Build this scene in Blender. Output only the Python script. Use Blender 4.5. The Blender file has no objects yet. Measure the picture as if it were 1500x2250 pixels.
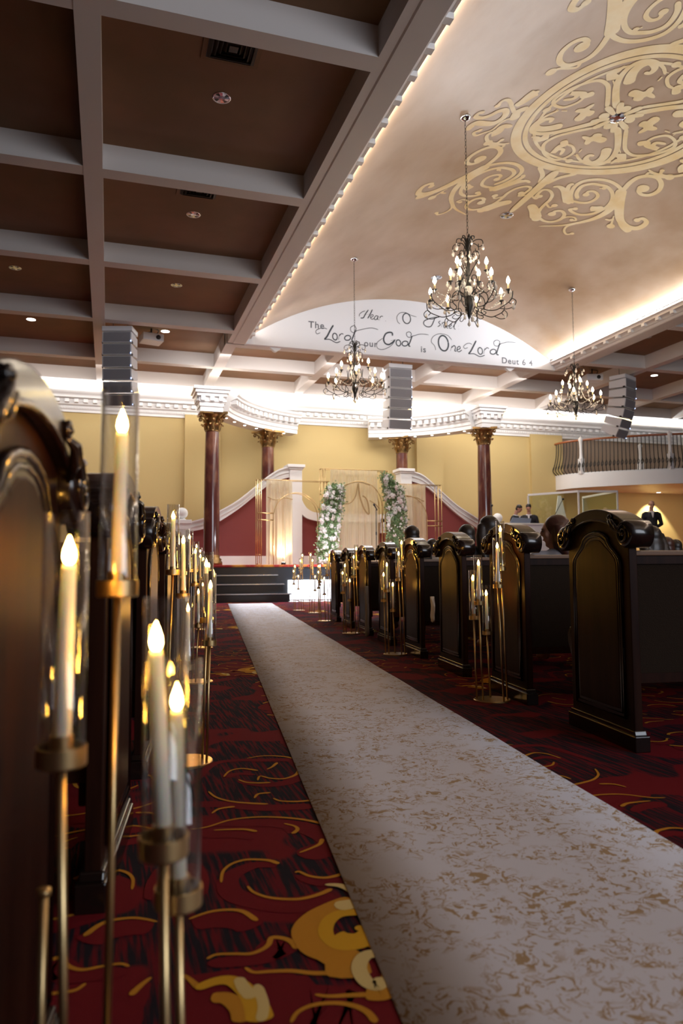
import bpy, bmesh, math, random
from math import sin, cos, pi, radians, atan2, sqrt
from mathutils import Vector, Matrix
random.seed(7)
SC = bpy.context.scene
COL = SC.collection

# ------------------------------------------------------------------ camera
# world: +Y runs along the hall towards the stage, +Z up, floor at 0
EYE = 0.76
cam_d = bpy.data.cameras.new('camera'); cam = bpy.data.objects.new('camera', cam_d); COL.objects.link(cam)
_yaw, _pit, _rol = 0.30778, 0.07518, -0.0066433
_f = Vector((sin(_yaw)*cos(_pit), cos(_yaw)*cos(_pit), sin(_pit)))
_r = Vector((cos(_yaw), -sin(_yaw), 0)); _u = _r.cross(_f)
_r2 = cos(_rol)*_r + sin(_rol)*_u; _u2 = -sin(_rol)*_r + cos(_rol)*_u
cam.matrix_world = Matrix(((_r2.x, _u2.x, -_f.x, 0), (_r2.y, _u2.y, -_f.y, 0), (_r2.z, _u2.z, -_f.z, EYE), (0, 0, 0, 1)))
cam_d.sensor_fit = 'VERTICAL'; cam_d.sensor_height = 36.0; cam_d.sensor_width = 24.0
cam_d.lens = 1609.7/2250*36
cam_d.clip_start = 0.02; cam_d.clip_end = 200
cam_d.dof.use_dof = True; cam_d.dof.focus_distance = 4.4; cam_d.dof.aperture_fstop = 3.5
SC.camera = cam
vs = SC.view_settings
vs.view_transform = 'Standard'; vs.look = 'None'; vs.gamma = 1.0; vs.use_curve_mapping = False
vs.exposure = 0.22

# ------------------------------------------------------------------ light
world = bpy.data.worlds.new('world'); SC.world = world; world.use_nodes = True
world.node_tree.nodes['Background'].inputs[0].default_value = (0.5, 0.52, 0.6, 1)
world.node_tree.nodes['Background'].inputs[1].default_value = 0.02

def area(name, loc, direction, sx, sy, power, color=(1, 1, 1), shape='RECTANGLE', spread=180):
    d = bpy.data.lights.new(name, 'AREA'); d.shape = shape; d.size = sx
    if shape == 'RECTANGLE': d.size_y = sy
    d.energy = power; d.color = color; d.spread = radians(spread)
    o = bpy.data.objects.new(name, d); COL.objects.link(o); o.location = loc
    o.rotation_euler = Vector(direction).to_track_quat('-Z', 'Y').to_euler()
    return o
def strip(name, x, y, z, length, axis, tilt, power, color, width=0.05):
    """long narrow cove strip facing up; axis 'x' or 'y'; tilt = sideways component of its direction"""
    d = bpy.data.lights.new(name, 'AREA'); d.shape = 'RECTANGLE'; d.size = width; d.size_y = length
    d.energy = power; d.color = color
    o = bpy.data.objects.new(name, d); COL.objects.link(o); o.location = (x, y, z)
    if axis == 'y':
        zz = -Vector((tilt, 0, 1)).normalized(); yy = Vector((0, 1, 0))
    else:
        zz = -Vector((0, tilt, 1)).normalized(); yy = Vector((1, 0, 0))
    xx = yy.cross(zz); o.matrix_world = Matrix(((xx.x, yy.x, zz.x, x), (xx.y, yy.y, zz.y, y), (xx.z, yy.z, zz.z, z), (0, 0, 0, 1)))
    return o
COOL = (0.84, 0.91, 1.0); WARM = (1.0, 0.80, 0.55); NEUT = (1.0, 0.94, 0.88)
# vault coves: strips lying on the crown moulding on both sides of the vault
strip('cove_left', 3.03, 6.6, 5.95, 18.4, 'y', 0.55, 75, (1.0, 0.90, 0.82))
strip('cove_right', 10.67, 6.6, 5.95, 18.4, 'y', -0.55, 520, (0.93, 0.95, 1.0))
strip('gable_strip', 6.85, 15.2, 5.9, 7.0, 'x', 0.5, 10, COOL)  # strip standing free before the gable, no moulding under it
# cornice cove on the stage wall
strip('cove_stage', 8.0, 20.72, 5.56, 26.0, 'x', -0.25, 820, (0.88, 0.93, 1.0), 0.12)
# added cool fill lamps at the unseen rear of the hall, no window built
area('rear_fill', (6.9, -6.2, 3.3), (0.0, 1, 0.33), 8.0, 3.6, 520, (0.84, 0.90, 1.0))
area('vault_fill', (5.2, -5.0, 4.6), (0.0, 0.75, 0.75), 4.0, 1.2, 120, (0.80, 0.87, 1.0))  # second fill, added to cool and brighten the near vault
# added stage wash lamps, standing in for the throw of the lit downlights
area('stage_wash', (6.3, 18.4, 5.62), (0, 0.75, -1), 10.0, 0.2, 165, NEUT)
area('stage_wash_right', (11.9, 18.4, 5.62), (0, 0.75, -1), 2.6, 0.2, 60, NEUT)
area('under_balcony', (17.6, 19.2, 3.2), (0, 0.25, -1), 5.0, 0.4, 26, WARM)  # fill lamp added to brighten the wall under the balcony
area('stage_wash_left', (-0.9, 18.4, 5.62), (0, 0.75, -1), 3.6, 0.2, 55, NEUT)
# lamps added to brighten the stage front and the floor before it
area('stage_front', (6.2, 16.75, 5.66), (0, 1, -0.95), 9.0, 0.15, 115, (1.0, 0.97, 0.95))
area('floor_wash', (4.6, 16.35, 5.62), (-0.15, -0.30, -1), 6.0, 0.2, 190, (0.92, 0.94, 1.0), spread=110)

# ------------------------------------------------------------------ aisle frame (the aisle runs 7.7 degrees off the hall axis)
TH = radians(7.7); AX = Vector((cos(TH), -sin(TH), 0)); AY = Vector((sin(TH), cos(TH), 0))
def A(a, b, z=0.0): return AX*a + AY*b + Vector((0, 0, z))

# ------------------------------------------------------------------ materials
MATS = {}
def mat(name, col, rough=0.5, metal=0.0, emit=0.0, emit_col=None, spec=0.5, coat=0.0, noise=None, bump=None, sub=0.0, wave=None):
    if name in MATS: return MATS[name]
    m = bpy.data.materials.new(name); m.use_nodes = True; nt = m.node_tree; N = nt.nodes; L = nt.links
    b = N['Principled BSDF']
    b.inputs['Base Color'].default_value = (*col, 1); b.inputs['Roughness'].default_value = rough
    b.inputs['Metallic'].default_value = metal; b.inputs['Specular IOR Level'].default_value = spec
    b.inputs['Coat Weight'].default_value = coat; b.inputs['Coat Roughness'].default_value = 0.08
    if sub: b.inputs['Subsurface Weight'].default_value = sub; b.inputs['Subsurface Radius'].default_value = (0.02, 0.012, 0.006)
    if emit:
        b.inputs['Emission Color'].default_value = (*(emit_col or col), 1); b.inputs['Emission Strength'].default_value = emit
    tc = N.new('ShaderNodeTexCoord')
    if noise:   # (scale, colour2, lo, hi, (sx,sy,sz))
        sc_, c2, lo, hi, st = noise
        mp = N.new('ShaderNodeMapping'); mp.inputs['Scale'].default_value = st; L.new(tc.outputs['Object'], mp.inputs[0])
        n = N.new('ShaderNodeTexNoise'); n.inputs['Scale'].default_value = sc_; n.inputs['Detail'].default_value = 6
        L.new(mp.outputs[0], n.inputs['Vector'])
        r = N.new('ShaderNodeValToRGB'); r.color_ramp.elements[0].position = lo; r.color_ramp.elements[1].position = hi
        r.color_ramp.elements[0].color = (*col, 1); r.color_ramp.elements[1].color = (*c2, 1)
        L.new(n.outputs['Fac'], r.inputs[0]); L.new(r.outputs[0], b.inputs['Base Color'])
    if bump:    # (scale, strength)
        n = N.new('ShaderNodeTexNoise'); n.inputs['Scale'].default_value = bump[0]; n.inputs['Detail'].default_value = 4
        L.new(tc.outputs['Object'], n.inputs['Vector'])
        bp = N.new('ShaderNodeBump'); bp.inputs['Strength'].default_value = bump[1]; bp.inputs['Distance'].default_value = 0.01
        L.new(n.outputs['Fac'], bp.inputs['Height']); L.new(bp.outputs[0], b.inputs['Normal'])
    MATS[name] = m; return m

def glass_mat(name, tint=(1, 1, 1), boost=1.0, rough=0.02, ior=1.45):
    m = bpy.data.materials.new(name); m.use_nodes = True; nt = m.node_tree; N = nt.nodes; L = nt.links
    N.remove(N['Principled BSDF']); out = N['Material Output']
    t = N.new('ShaderNodeBsdfTransparent'); t.inputs[0].default_value = (*tint, 1)
    g = N.new('ShaderNodeBsdfGlossy'); g.inputs['Roughness'].default_value = rough
    fr = N.new('ShaderNodeLayerWeight'); fr.inputs['Blend'].default_value = 0.5
    pw = N.new('ShaderNodeMath'); pw.operation = 'POWER'; pw.inputs[1].default_value = 3.0; L.new(fr.outputs['Facing'], pw.inputs[0])
    mu = N.new('ShaderNodeMath'); mu.operation = 'MULTIPLY_ADD'; mu.inputs[1].default_value = 0.6*boost; mu.inputs[2].default_value = 0.075; mu.use_clamp = True
    L.new(pw.outputs[0], mu.inputs[0])
    mx = N.new('ShaderNodeMixShader'); L.new(mu.outputs[0], mx.inputs[0]); L.new(t.outputs[0], mx.inputs[1]); L.new(g.outputs[0], mx.inputs[2])
    L.new(mx.outputs[0], out.inputs[0]); MATS[name] = m; return m

def sheer_mat(name, col, alpha):
    m = bpy.data.materials.new(name); m.use_nodes = True; nt = m.node_tree; N = nt.nodes; L = nt.links
    N.remove(N['Principled BSDF']); out = N['Material Output']
    t = N.new('ShaderNodeBsdfTransparent')
    d = N.new('ShaderNodeBsdfDiffuse'); d.inputs[0].default_value = (*col, 1)
    tr = N.new('ShaderNodeBsdfTranslucent'); tr.inputs[0].default_value = (*col, 1)
    a = N.new('ShaderNodeMixShader'); a.inputs[0].default_value = 0.35; L.new(d.outputs[0], a.inputs[1]); L.new(tr.outputs[0], a.inputs[2])
    mx = N.new('ShaderNodeMixShader'); mx.inputs[0].default_value = alpha; L.new(t.outputs[0], mx.inputs[1]); L.new(a.outputs[0], mx.inputs[2])
    L.new(mx.outputs[0], out.inputs[0]); MATS[name] = m; return m

def carpet_ground():
    """dark ground with red striations, and plain red areas"""
    m = bpy.data.materials.new('carpet_ground'); m.use_nodes = True; nt = m.node_tree; N = nt.nodes; L = nt.links
    b = N['Principled BSDF']; b.inputs['Roughness'].default_value = 0.95; b.inputs['Specular IOR Level'].default_value = 0.1
    tc = N.new('ShaderNodeTexCoord'); mp = N.new('ShaderNodeMapping'); mp.inputs['Rotation'].default_value = (0, 0, 0.25); mp.inputs['Scale'].default_value = (90, 5, 1)
    L.new(tc.outputs['Object'], mp.inputs[0])
    n1 = N.new('ShaderNodeTexNoise'); n1.inputs['Scale'].default_value = 1.0; n1.inputs['Detail'].default_value = 3; L.new(mp.outputs[0], n1.inputs['Vector'])
    n2 = N.new('ShaderNodeTexNoise'); n2.inputs['Scale'].default_value = 2.6; n2.inputs['Detail'].default_value = 1.5; L.new(tc.outputs['Object'], n2.inputs['Vector'])
    r1 = N.new('ShaderNodeValToRGB'); e = r1.color_ramp.elements; e[0].position = 0.47; e[0].color = (0.012, 0.010, 0.016, 1); e[1].position = 0.60; e[1].color = (0.12, 0.006, 0.012, 1)
    L.new(n1.outputs['Fac'], r1.inputs[0])
    r2 = N.new('ShaderNodeValToRGB'); r2.color_ramp.elements[0].position = 0.54; r2.color_ramp.elements[1].position = 0.56
    L.new(n2.outputs['Fac'], r2.inputs[0])
    mx = N.new('ShaderNodeMixRGB'); mx.inputs[2].default_value = (0.145, 0.007, 0.012, 1)
    L.new(r2.outputs[0], mx.inputs[0]); L.new(r1.outputs[0], mx.inputs[1]); L.new(mx.outputs[0], b.inputs['Base Color'])
    nb = N.new('ShaderNodeTexNoise'); nb.inputs['Scale'].default_value = 500; L.new(tc.outputs['Object'], nb.inputs['Vector'])
    bp = N.new('ShaderNodeBump'); bp.inputs['Strength'].default_value = 0.5; bp.inputs['Distance'].default_value = 0.004
    L.new(nb.outputs['Fac'], bp.inputs['Height']); L.new(bp.outputs[0], b.inputs['Normal'])
    MATS['carpet_ground'] = m; return m

def runner_mat():
    """off white cloth printed with wispy gold sprays"""
    m = bpy.data.materials.new('runner_cloth'); m.use_nodes = True; nt = m.node_tree; N = nt.nodes; L = nt.links
    b = N['Principled BSDF']; b.inputs['Roughness'].default_value = 0.75; b.inputs['Specular IOR Level'].default_value = 0.2
    tc = N.new('ShaderNodeTexCoord')
    # warp the coordinates so that the lines curl like outlined petals
    w = N.new('ShaderNodeTexNoise'); w.inputs['Scale'].default_value = 14; w.inputs['Detail'].default_value = 2; L.new(tc.outputs['Object'], w.inputs['Vector'])
    wm = N.new('ShaderNodeVectorMath'); wm.operation = 'MULTIPLY_ADD'; wm.inputs[1].default_value = (0.11, 0.11, 0); L.new(w.outputs['Color'], wm.inputs[0]); L.new(tc.outputs['Object'], wm.inputs[2])
    v = N.new('ShaderNodeTexVoronoi'); v.feature = 'DISTANCE_TO_EDGE'; v.inputs['Scale'].default_value = 30; L.new(wm.outputs[0], v.inputs['Vector'])
    n0 = N.new('ShaderNodeTexNoise'); n0.inputs['Scale'].default_value = 22; n0.inputs['Detail'].default_value = 3; n0.inputs['Distortion'].default_value = 1.2; L.new(wm.outputs[0], n0.inputs['Vector'])
    s0 = N.new('ShaderNodeMath'); s0.operation = 'SUBTRACT'; s0.inputs[1].default_value = 0.5; L.new(n0.outputs['Fac'], s0.inputs[0])
    a0 = N.new('ShaderNodeMath'); a0.operation = 'ABSOLUTE'; L.new(s0.outputs[0], a0.inputs[0])
    l0 = N.new('ShaderNodeMath'); l0.operation = 'LESS_THAN'; l0.inputs[1].default_value = 0.011; L.new(a0.outputs[0], l0.inputs[0])
    l1 = N.new('ShaderNodeMath'); l1.operation = 'LESS_THAN'; l1.inputs[1].default_value = 0.035; L.new(v.outputs['Distance'], l1.inputs[0])
    # blots of solid gold inside the sprays
    n3 = N.new('ShaderNodeTexNoise'); n3.inputs['Scale'].default_value = 40; n3.inputs['Detail'].default_value = 4; n3.inputs['Distortion'].default_value = 0.8; L.new(wm.outputs[0], n3.inputs['Vector'])
    l3 = N.new('ShaderNodeMath'); l3.operation = 'GREATER_THAN'; l3.inputs[1].default_value = 0.60; L.new(n3.outputs['Fac'], l3.inputs[0])
    mxa = N.new('ShaderNodeMath'); mxa.operation = 'MAXIMUM'; L.new(l0.outputs[0], mxa.inputs[0]); L.new(l1.outputs[0], mxa.inputs[1])
    n4 = N.new('ShaderNodeTexNoise'); n4.inputs['Scale'].default_value = 30; L.new(tc.outputs['Object'], n4.inputs['Vector'])
    g4 = N.new('ShaderNodeMath'); g4.operation = 'GREATER_THAN'; g4.inputs[1].default_value = 0.50; L.new(n4.outputs['Fac'], g4.inputs[0])
    mu4 = N.new('ShaderNodeMath'); mu4.operation = 'MULTIPLY'; L.new(mxa.outputs[0], mu4.inputs[0]); L.new(g4.outputs[0], mu4.inputs[1])
    mxb = N.new('ShaderNodeMath'); mxb.operation = 'MAXIMUM'; L.new(mu4.outputs[0], mxb.inputs[0]); L.new(l3.outputs[0], mxb.inputs[1])
    # density mask: sprays come in clusters
    nd = N.new('ShaderNodeTexNoise'); nd.inputs['Scale'].default_value = 6.5; nd.inputs['Detail'].default_value = 2; L.new(tc.outputs['Object'], nd.inputs['Vector'])
    rd = N.new('ShaderNodeValToRGB'); rd.color_ramp.elements[0].position = 0.38; rd.color_ramp.elements[1].position = 0.50; L.new(nd.outputs['Fac'], rd.inputs[0])
    mu = N.new('ShaderNodeMath'); mu.operation = 'MULTIPLY'; L.new(mxb.outputs[0], mu.inputs[0]); L.new(rd.outputs[0], mu.inputs[1])
    mu2 = N.new('ShaderNodeMath'); mu2.operation = 'MULTIPLY'; mu2.inputs[1].default_value = 0.88; L.new(mu.outputs[0], mu2.inputs[0])
    mx = N.new('ShaderNodeMixRGB'); mx.inputs[1].default_value = (0.60, 0.61, 0.68, 1); mx.inputs[2].default_value = (0.33, 0.20, 0.07, 1)
    L.new(mu2.outputs[0], mx.inputs[0]); L.new(mx.outputs[0], b.inputs['Base Color'])
    MATS['runner'] = m; return m

M_GROUND = carpet_ground(); M_RUN = runner_mat()
M_CRED = mat('carpet_red', (0.145, 0.007, 0.012), 0.95, spec=0.1, bump=(500, 0.4))
M_CGOLD = mat('carpet_gold', (0.52, 0.23, 0.022), 0.95, spec=0.1, bump=(500, 0.4))
M_CLIGHT = mat('carpet_pale_gold', (0.66, 0.50, 0.20), 0.95, spec=0.1, bump=(500, 0.4))
M_CYEL = mat('carpet_yellow', (0.62, 0.33, 0.02), 0.95, spec=0.1, bump=(500, 0.4))
M_BEAM = mat('beam_paint', (0.68, 0.62, 0.58), 0.6)
M_PANEL = mat('coffer_brown', (0.20, 0.105, 0.045), 0.7, noise=(1.2, (0.26, 0.125, 0.06), 0.35, 0.7, (1, 1, 1)))
M_WHITE = mat('white_paint', (0.80, 0.79, 0.78), 0.45)
M_GABLE = mat('gable_paint', (0.80, 0.81, 0.84), 0.7)
M_VAULT = mat('vault_faux', (0.40, 0.25, 0.13), 0.32, noise=(1.3, (0.56, 0.41, 0.28), 0.30, 0.72, (1, 0.6, 1)))
M_STENCIL = mat('vault_gold', (0.86, 0.62, 0.26), 0.4, noise=(3, (0.95, 0.78, 0.46), 0.35, 0.7, (1, 1, 1)))
M_WALL = mat('wall_yellow', (0.55, 0.41, 0.175), 0.75, bump=(60, 0.15))
M_WALLSHADE = mat('shaded_wall_tone', (0.27, 0.19, 0.13), 0.8)  # darker wall tone, stands in for the shade behind the balcony
M_SIDE = mat('dim_side_wall', (0.04, 0.028, 0.02), 0.8)  # near-black stands in for dimness, keeps the pew reflections dark
M_REDW = mat('red_panel', (0.22, 0.045, 0.042), 0.8, bump=(90, 0.15))
M_BLACK = mat('black_lacquer', (0.012, 0.013, 0.018), 0.25)
M_WOOD = mat('dark_mahogany', (0.011, 0.004, 0.003), 0.40, spec=0.06, noise=(3, (0.026, 0.009, 0.005), 0.3, 0.75, (9, 9, 0.9)))
M_WOODD = mat('black_brown_carving', (0.010, 0.005, 0.004), 0.22, coat=0.3, spec=0.4)
M_UPH = mat('brown_upholstery', (0.018, 0.011, 0.007), 0.9, spec=0.1, bump=(300, 0.4))
M_BRASS = mat('brushed_brass', (0.72, 0.50, 0.22), 0.30, 1.0)
M_BRASS2 = mat('satin_gold', (0.62, 0.45, 0.22), 0.35, 1.0)
M_CAPG = mat('gilded_capital', (0.42, 0.26, 0.10), 0.32, 0.9, noise=(9, (0.16, 0.085, 0.035), 0.35, 0.7, (1, 1, 1)))
M_MARBLE = mat('red_brown_marble', (0.085, 0.024, 0.02), 0.16, coat=0.4, noise=(3.2, (0.30, 0.13, 0.065), 0.5, 0.82, (1, 1, 0.5)))
M_WAX = mat('ivory_wax', (0.90, 0.86, 0.76), 0.45, sub=0.9)
M_FLAME = mat('led_flame', (1, 0.6, 0.2), 0.5, emit=260, emit_col=(1.0, 0.46, 0.065))
M_BULB = mat('candle_bulb', (1, 0.9, 0.8), 0.3, emit=60, emit_col=(1.0, 0.86, 0.66))
M_IRON = mat('dark_iron', (0.03, 0.026, 0.022), 0.4, 0.6)
M_SLEEVE = mat('cream_sleeve', (0.75, 0.55, 0.28), 0.5)
M_CRYST = mat('amber_crystal', (1.0, 0.90, 0.76), 0.10, spec=1.0, coat=1.0)
M_CHROME = mat('chrome', (0.75, 0.77, 0.80), 0.12, 1.0)
M_REFL = mat('aluminium_reflector', (0.80, 0.83, 0.90), 0.25, 0.55)
M_LIT = mat('lit_lens', (1, 1, 1), 0.4, emit=9, emit_col=(0.93, 1.0, 0.95))
M_VENT = mat('bronze_vent', (0.055, 0.032, 0.02), 0.5)
M_SPKG = mat('speaker_grille', (0.26, 0.26, 0.285), 0.6, bump=(400, 0.3))
M_SPKW = mat('speaker_shell', (0.78, 0.79, 0.82), 0.4)
M_BLUELED = mat('blue_led', (0.3, 0.45, 1), 0.4, emit=14, emit_col=(0.35, 0.5, 1.0))
M_DARK = mat('black_plastic', (0.015, 0.015, 0.016), 0.45)
M_LEAF = mat('eucalyptus_green', (0.14, 0.24, 0.09), 0.6, noise=(30, (0.32, 0.44, 0.22), 0.3, 0.7, (1, 1, 1)))
M_PETAL = mat('white_petal', (0.80, 0.76, 0.74), 0.6)
M_PETALP = mat('blush_petal', (0.78, 0.66, 0.64), 0.6)
M_SKIN = mat('skin', (0.55, 0.30, 0.22), 0.5, sub=0.15)
M_SUIT = mat('black_suit', (0.012, 0.013, 0.018), 0.75)
M_SHIRT = mat('white_shirt', (0.80, 0.80, 0.82), 0.7)
M_GREYK = mat('grey_knit', (0.22, 0.21, 0.23), 0.9)
M_HAIRD = mat('dark_hair', (0.012, 0.009, 0.008), 0.4, noise=(6, (0.03, 0.018, 0.013), 0.3, 0.7, (14, 14, 1)))
M_HAIRA = mat('auburn_hair', (0.05, 0.018, 0.012), 0.38, noise=(6, (0.07, 0.022, 0.014), 0.3, 0.7, (14, 14, 1)))
M_SHEER = sheer_mat('sheer_fabric', (0.92, 0.83, 0.60), 0.80)
M_GLASS = glass_mat('clear_glass', (0.985, 0.985, 0.985), 1.6)
M_PANE = glass_mat('greenish_pane', (0.90, 0.95, 0.88), 0.35)
M_PANELGLOW = mat('white_panel_glow', (0.9, 0.92, 1), 0.3, emit=2.2, emit_col=(0.9, 0.93, 1.0))  # white panel; emission stands in for strong light falling on it
M_INK = mat('charcoal_lettering', (0.055, 0.065, 0.075), 0.7)
M_RAILW = mat('orange_handrail', (0.30, 0.09, 0.03), 0.25, coat=0.3)
M_CARPETST = mat('stage_carpet', (0.30, 0.02, 0.015), 0.95, noise=(3, (0.55, 0.22, 0.03), 0.52, 0.62, (1, 3, 1)))

# ------------------------------------------------------------------ mesh builder
class MB:
    def __init__(s): s.v = []; s.f = []; s.mi = []; s.mats = []; s.sm = []; s.cm = 0; s.smooth = False
    def use(s, m):
        if m not in s.mats: s.mats.append(m)
        s.cm = s.mats.index(m); return s
    def add(s, vs, fs, smooth=None, M=None):
        o = len(s.v)
        for p in vs:
            p = Vector(p)
            s.v.append(M @ p if M else p)
        sm = s.smooth if smooth is None else smooth
        for f in fs: s.f.append([i+o for i in f]); s.mi.append(s.cm); s.sm.append(sm)
        return s
    def box(s, x0, x1, y0, y1, z0, z1, M=None):
        vs = [(x, y, z) for z in (z0, z1) for y in (y0, y1) for x in (x0, x1)]
        return s.add(vs, [(0, 2, 3, 1), (4, 5, 7, 6), (0, 1, 5, 4), (2, 6, 7, 3), (0, 4, 6, 2), (1, 3, 7, 5)], False, M)
    def prism(s, poly, h0, h1, plane='xz', M=None, smooth=False):
        """poly: 2D outline; extruded along the remaining axis from h0 to h1"""
        def P(a, b, h):
            return {'xz': (a, h, b), 'yz': (h, a, b), 'xy': (a, b, h)}[plane]
        n = len(poly); vs = [P(a, b, h0) for a, b in poly] + [P(a, b, h1) for a, b in poly]
        s.add(vs, [tuple(range(n))[::-1], tuple(range(n, 2*n))], False, M)
        o = len(s.v) - 2*n
        for i in range(n):
            j = (i+1) % n; s.f.append([o+i, o+j, o+n+j, o+n+i]); s.mi.append(s.cm); s.sm.append(smooth)
        return s
    def lathe(s, prof, seg=24, M=None, smooth=True):
        """prof: list of (r,z)"""
        vs = []; fs = []; n = len(prof)
        for k in range(seg):
            a = 2*pi*k/seg
            for r, z in prof: vs.append((r*cos(a), r*sin(a), z))
        for k in range(seg):
            k2 = (k+1) % seg
            for i in range(n-1): fs.append((k*n+i, k2*n+i, k2*n+i+1, k*n+i+1))
        return s.add(vs, fs, smooth, M)
    def tube(s, pts, r, seg=6, closed=False, M=None, cap=True, smooth=True):
        pts = [Vector(p) for p in pts]; n = len(pts)
        rr = r if isinstance(r, (list, tuple)) else [r]*n
        vs = []; fs = []; up = None
        for i, p in enumerate(pts):
            if closed: t = pts[(i+1) % n]-pts[i-1]
            else: t = pts[min(i+1, n-1)]-pts[max(i-1, 0)]
            if t.length < 1e-9: t = Vector((0, 0, 1))
            t.normalize()
            if up is None:
                up = Vector((0, 0, 1)) if abs(t.z) < 0.9 else Vector((1, 0, 0))
            a = t.cross(up)
            if a.length < 1e-5: a = t.cross(Vector((0.3, 0.8, 0.1)))
            a.normalize(); b = a.cross(t).normalized(); up = b
            for k in range(seg):
                q = 2*pi*k/seg; vs.append(p+(a*cos(q)+b*sin(q))*rr[i])
        m = n if closed else n-1
        for i in range(m):
            j = (i+1) % n
            for k in range(seg): k2 = (k+1) % seg; fs.append((i*seg+k, i*seg+k2, j*seg+k2, j*seg+k))
        if cap and not closed: fs.append(tuple(range(seg))[::-1]); fs.append(tuple(range((n-1)*seg, n*seg)))
        return s.add(vs, fs, smooth, M)
    def turned(s, prof, seg=28, M=None):
        # lathe with crisp edges between its profile segments
        for a, b in zip(prof[:-1], prof[1:]): s.lathe([a, b], seg, M)
        return s
    def ball(s, c, r, seg=12, rings=8, M=None):
        if not isinstance(r, (list, tuple)): r = (r, r, r)
        vs = []; fs = []
        for i in range(rings+1):
            t = pi*i/rings
            for k in range(seg):
                a = 2*pi*k/seg; vs.append((c[0]+r[0]*sin(t)*cos(a), c[1]+r[1]*sin(t)*sin(a), c[2]+r[2]*cos(t)))
        for i in range(rings):
            for k in range(seg): k2 = (k+1) % seg; fs.append((i*seg+k, (i+1)*seg+k, (i+1)*seg+k2, i*seg+k2))
        return s.add(vs, fs, True, M)
    def ribbon(s, pts, w0, w1, fn, blob=0, z=0.0, flip=False):
        """flat stroke through 2D points, tapering from w0 to w1; fn maps (u,v,z) to 3D"""
        P = catmull(pts, 6) if len(pts) > 2 else [Vector(p) for p in pts]
        n = len(P); vs = []; fs = []
        for i, p in enumerate(P):
            t = P[min(i+1, n-1)]-P[max(i-1, 0)]
            if t.length < 1e-9: t = Vector((1, 0))
            t.normalize(); q = Vector((-t.y, t.x)); u = i/(n-1); w = (w0+(w1-w0)*u)*0.5
            e = min(1, (min(i, n-1-i)+0.6)/2.0)
            vs.append(fn(p.x+q.x*w*e, p.y+q.y*w*e, z)); vs.append(fn(p.x-q.x*w*e, p.y-q.y*w*e, z))
        for i in range(n-1): fs.append((2*i, 2*i+1, 2*i+3, 2*i+2))
        s.add(vs, fs, False)
        if blob:
            c = P[-1]; k = 14; s.add([fn(c.x+blob*0.75*cos(2*pi*j/k), c.y+blob*0.75*sin(2*pi*j/k), z) for j in range(k)], [tuple(range(k))], False)
        return s
    def build(s, name, parent=None, bevel=0.0, m=None):
        me = bpy.data.meshes.new(name); me.from_pydata([tuple(v) for v in s.v], [], s.f)
        for mm in ([m] if m else s.mats): me.materials.append(mm)
        me.polygons.foreach_set('use_smooth', s.sm)
        if not m: me.polygons.foreach_set('material_index', s.mi)
        me.update()
        o = bpy.data.objects.new(name, me); COL.objects.link(o)
        if parent: o.parent = parent
        if bevel:
            md = o.modifiers.new('bevel', 'BEVEL'); md.width = bevel; md.segments = 2; md.limit_method = 'ANGLE'; md.angle_limit = radians(40)
        return o
def catmull(pts, k=6, closed=False):
    D = len(pts[0]); P = [Vector(p) for p in pts]; n = len(P); out = []
    rng = n if closed else n-1
    for i in range(rng):
        if closed: a, b, c, d = P[i-1], P[i], P[(i+1) % n], P[(i+2) % n]
        else: a, b, c, d = P[max(i-1, 0)], P[i], P[i+1], P[min(i+2, n-1)]
        for j in range(k):
            t = j/k
            out.append(0.5*((2*b)+(c-a)*t+(2*a-5*b+4*c-d)*t*t+(3*b-a-3*c+d)*t*t*t))
    if not closed: out.append(P[-1])
    return out
def tag(o, label=None, cat=None, group=None, kind=None):
    if label: o['label'] = label
    if cat: o['category'] = cat
    if group: o['group'] = group
    if kind: o['kind'] = kind
    return o
def empty(name, loc=(0, 0, 0), rz=0.0, label=None, cat=None, group=None, kind=None):
    o = bpy.data.objects.new(name, None); COL.objects.link(o); o.location = loc; o.rotation_euler = (0, 0, rz); o.empty_display_size = 0.1
    return tag(o, label, cat, group, kind)
CH = {}
def kids(o):
    return [c for c in bpy.data.objects if c.parent == o]
def tree(o):
    return (o, [tree(c) for c in kids(o)])
def copy_tree(t, parent=None):
    o, ch = t; c = o.copy(); COL.objects.link(c); c.parent = parent
    for x in ch: copy_tree(x, c)
    return c
def struct(o): o['kind'] = 'structure'; return o
ORD = ['first', 'second', 'third', 'fourth', 'fifth', 'sixth', 'seventh', 'eighth', 'ninth', 'tenth', 'eleventh', 'twelfth']
def Mt(x=0, y=0, z=0, rz=0, rx=0, ry=0, s=1):
    return Matrix.Translation((x, y, z)) @ Matrix.Rotation(rz, 4, 'Z') @ Matrix.Rotation(ry, 4, 'Y') @ Matrix.Rotation(rx, 4, 'X') @ Matrix.Scale(s, 4)

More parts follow.
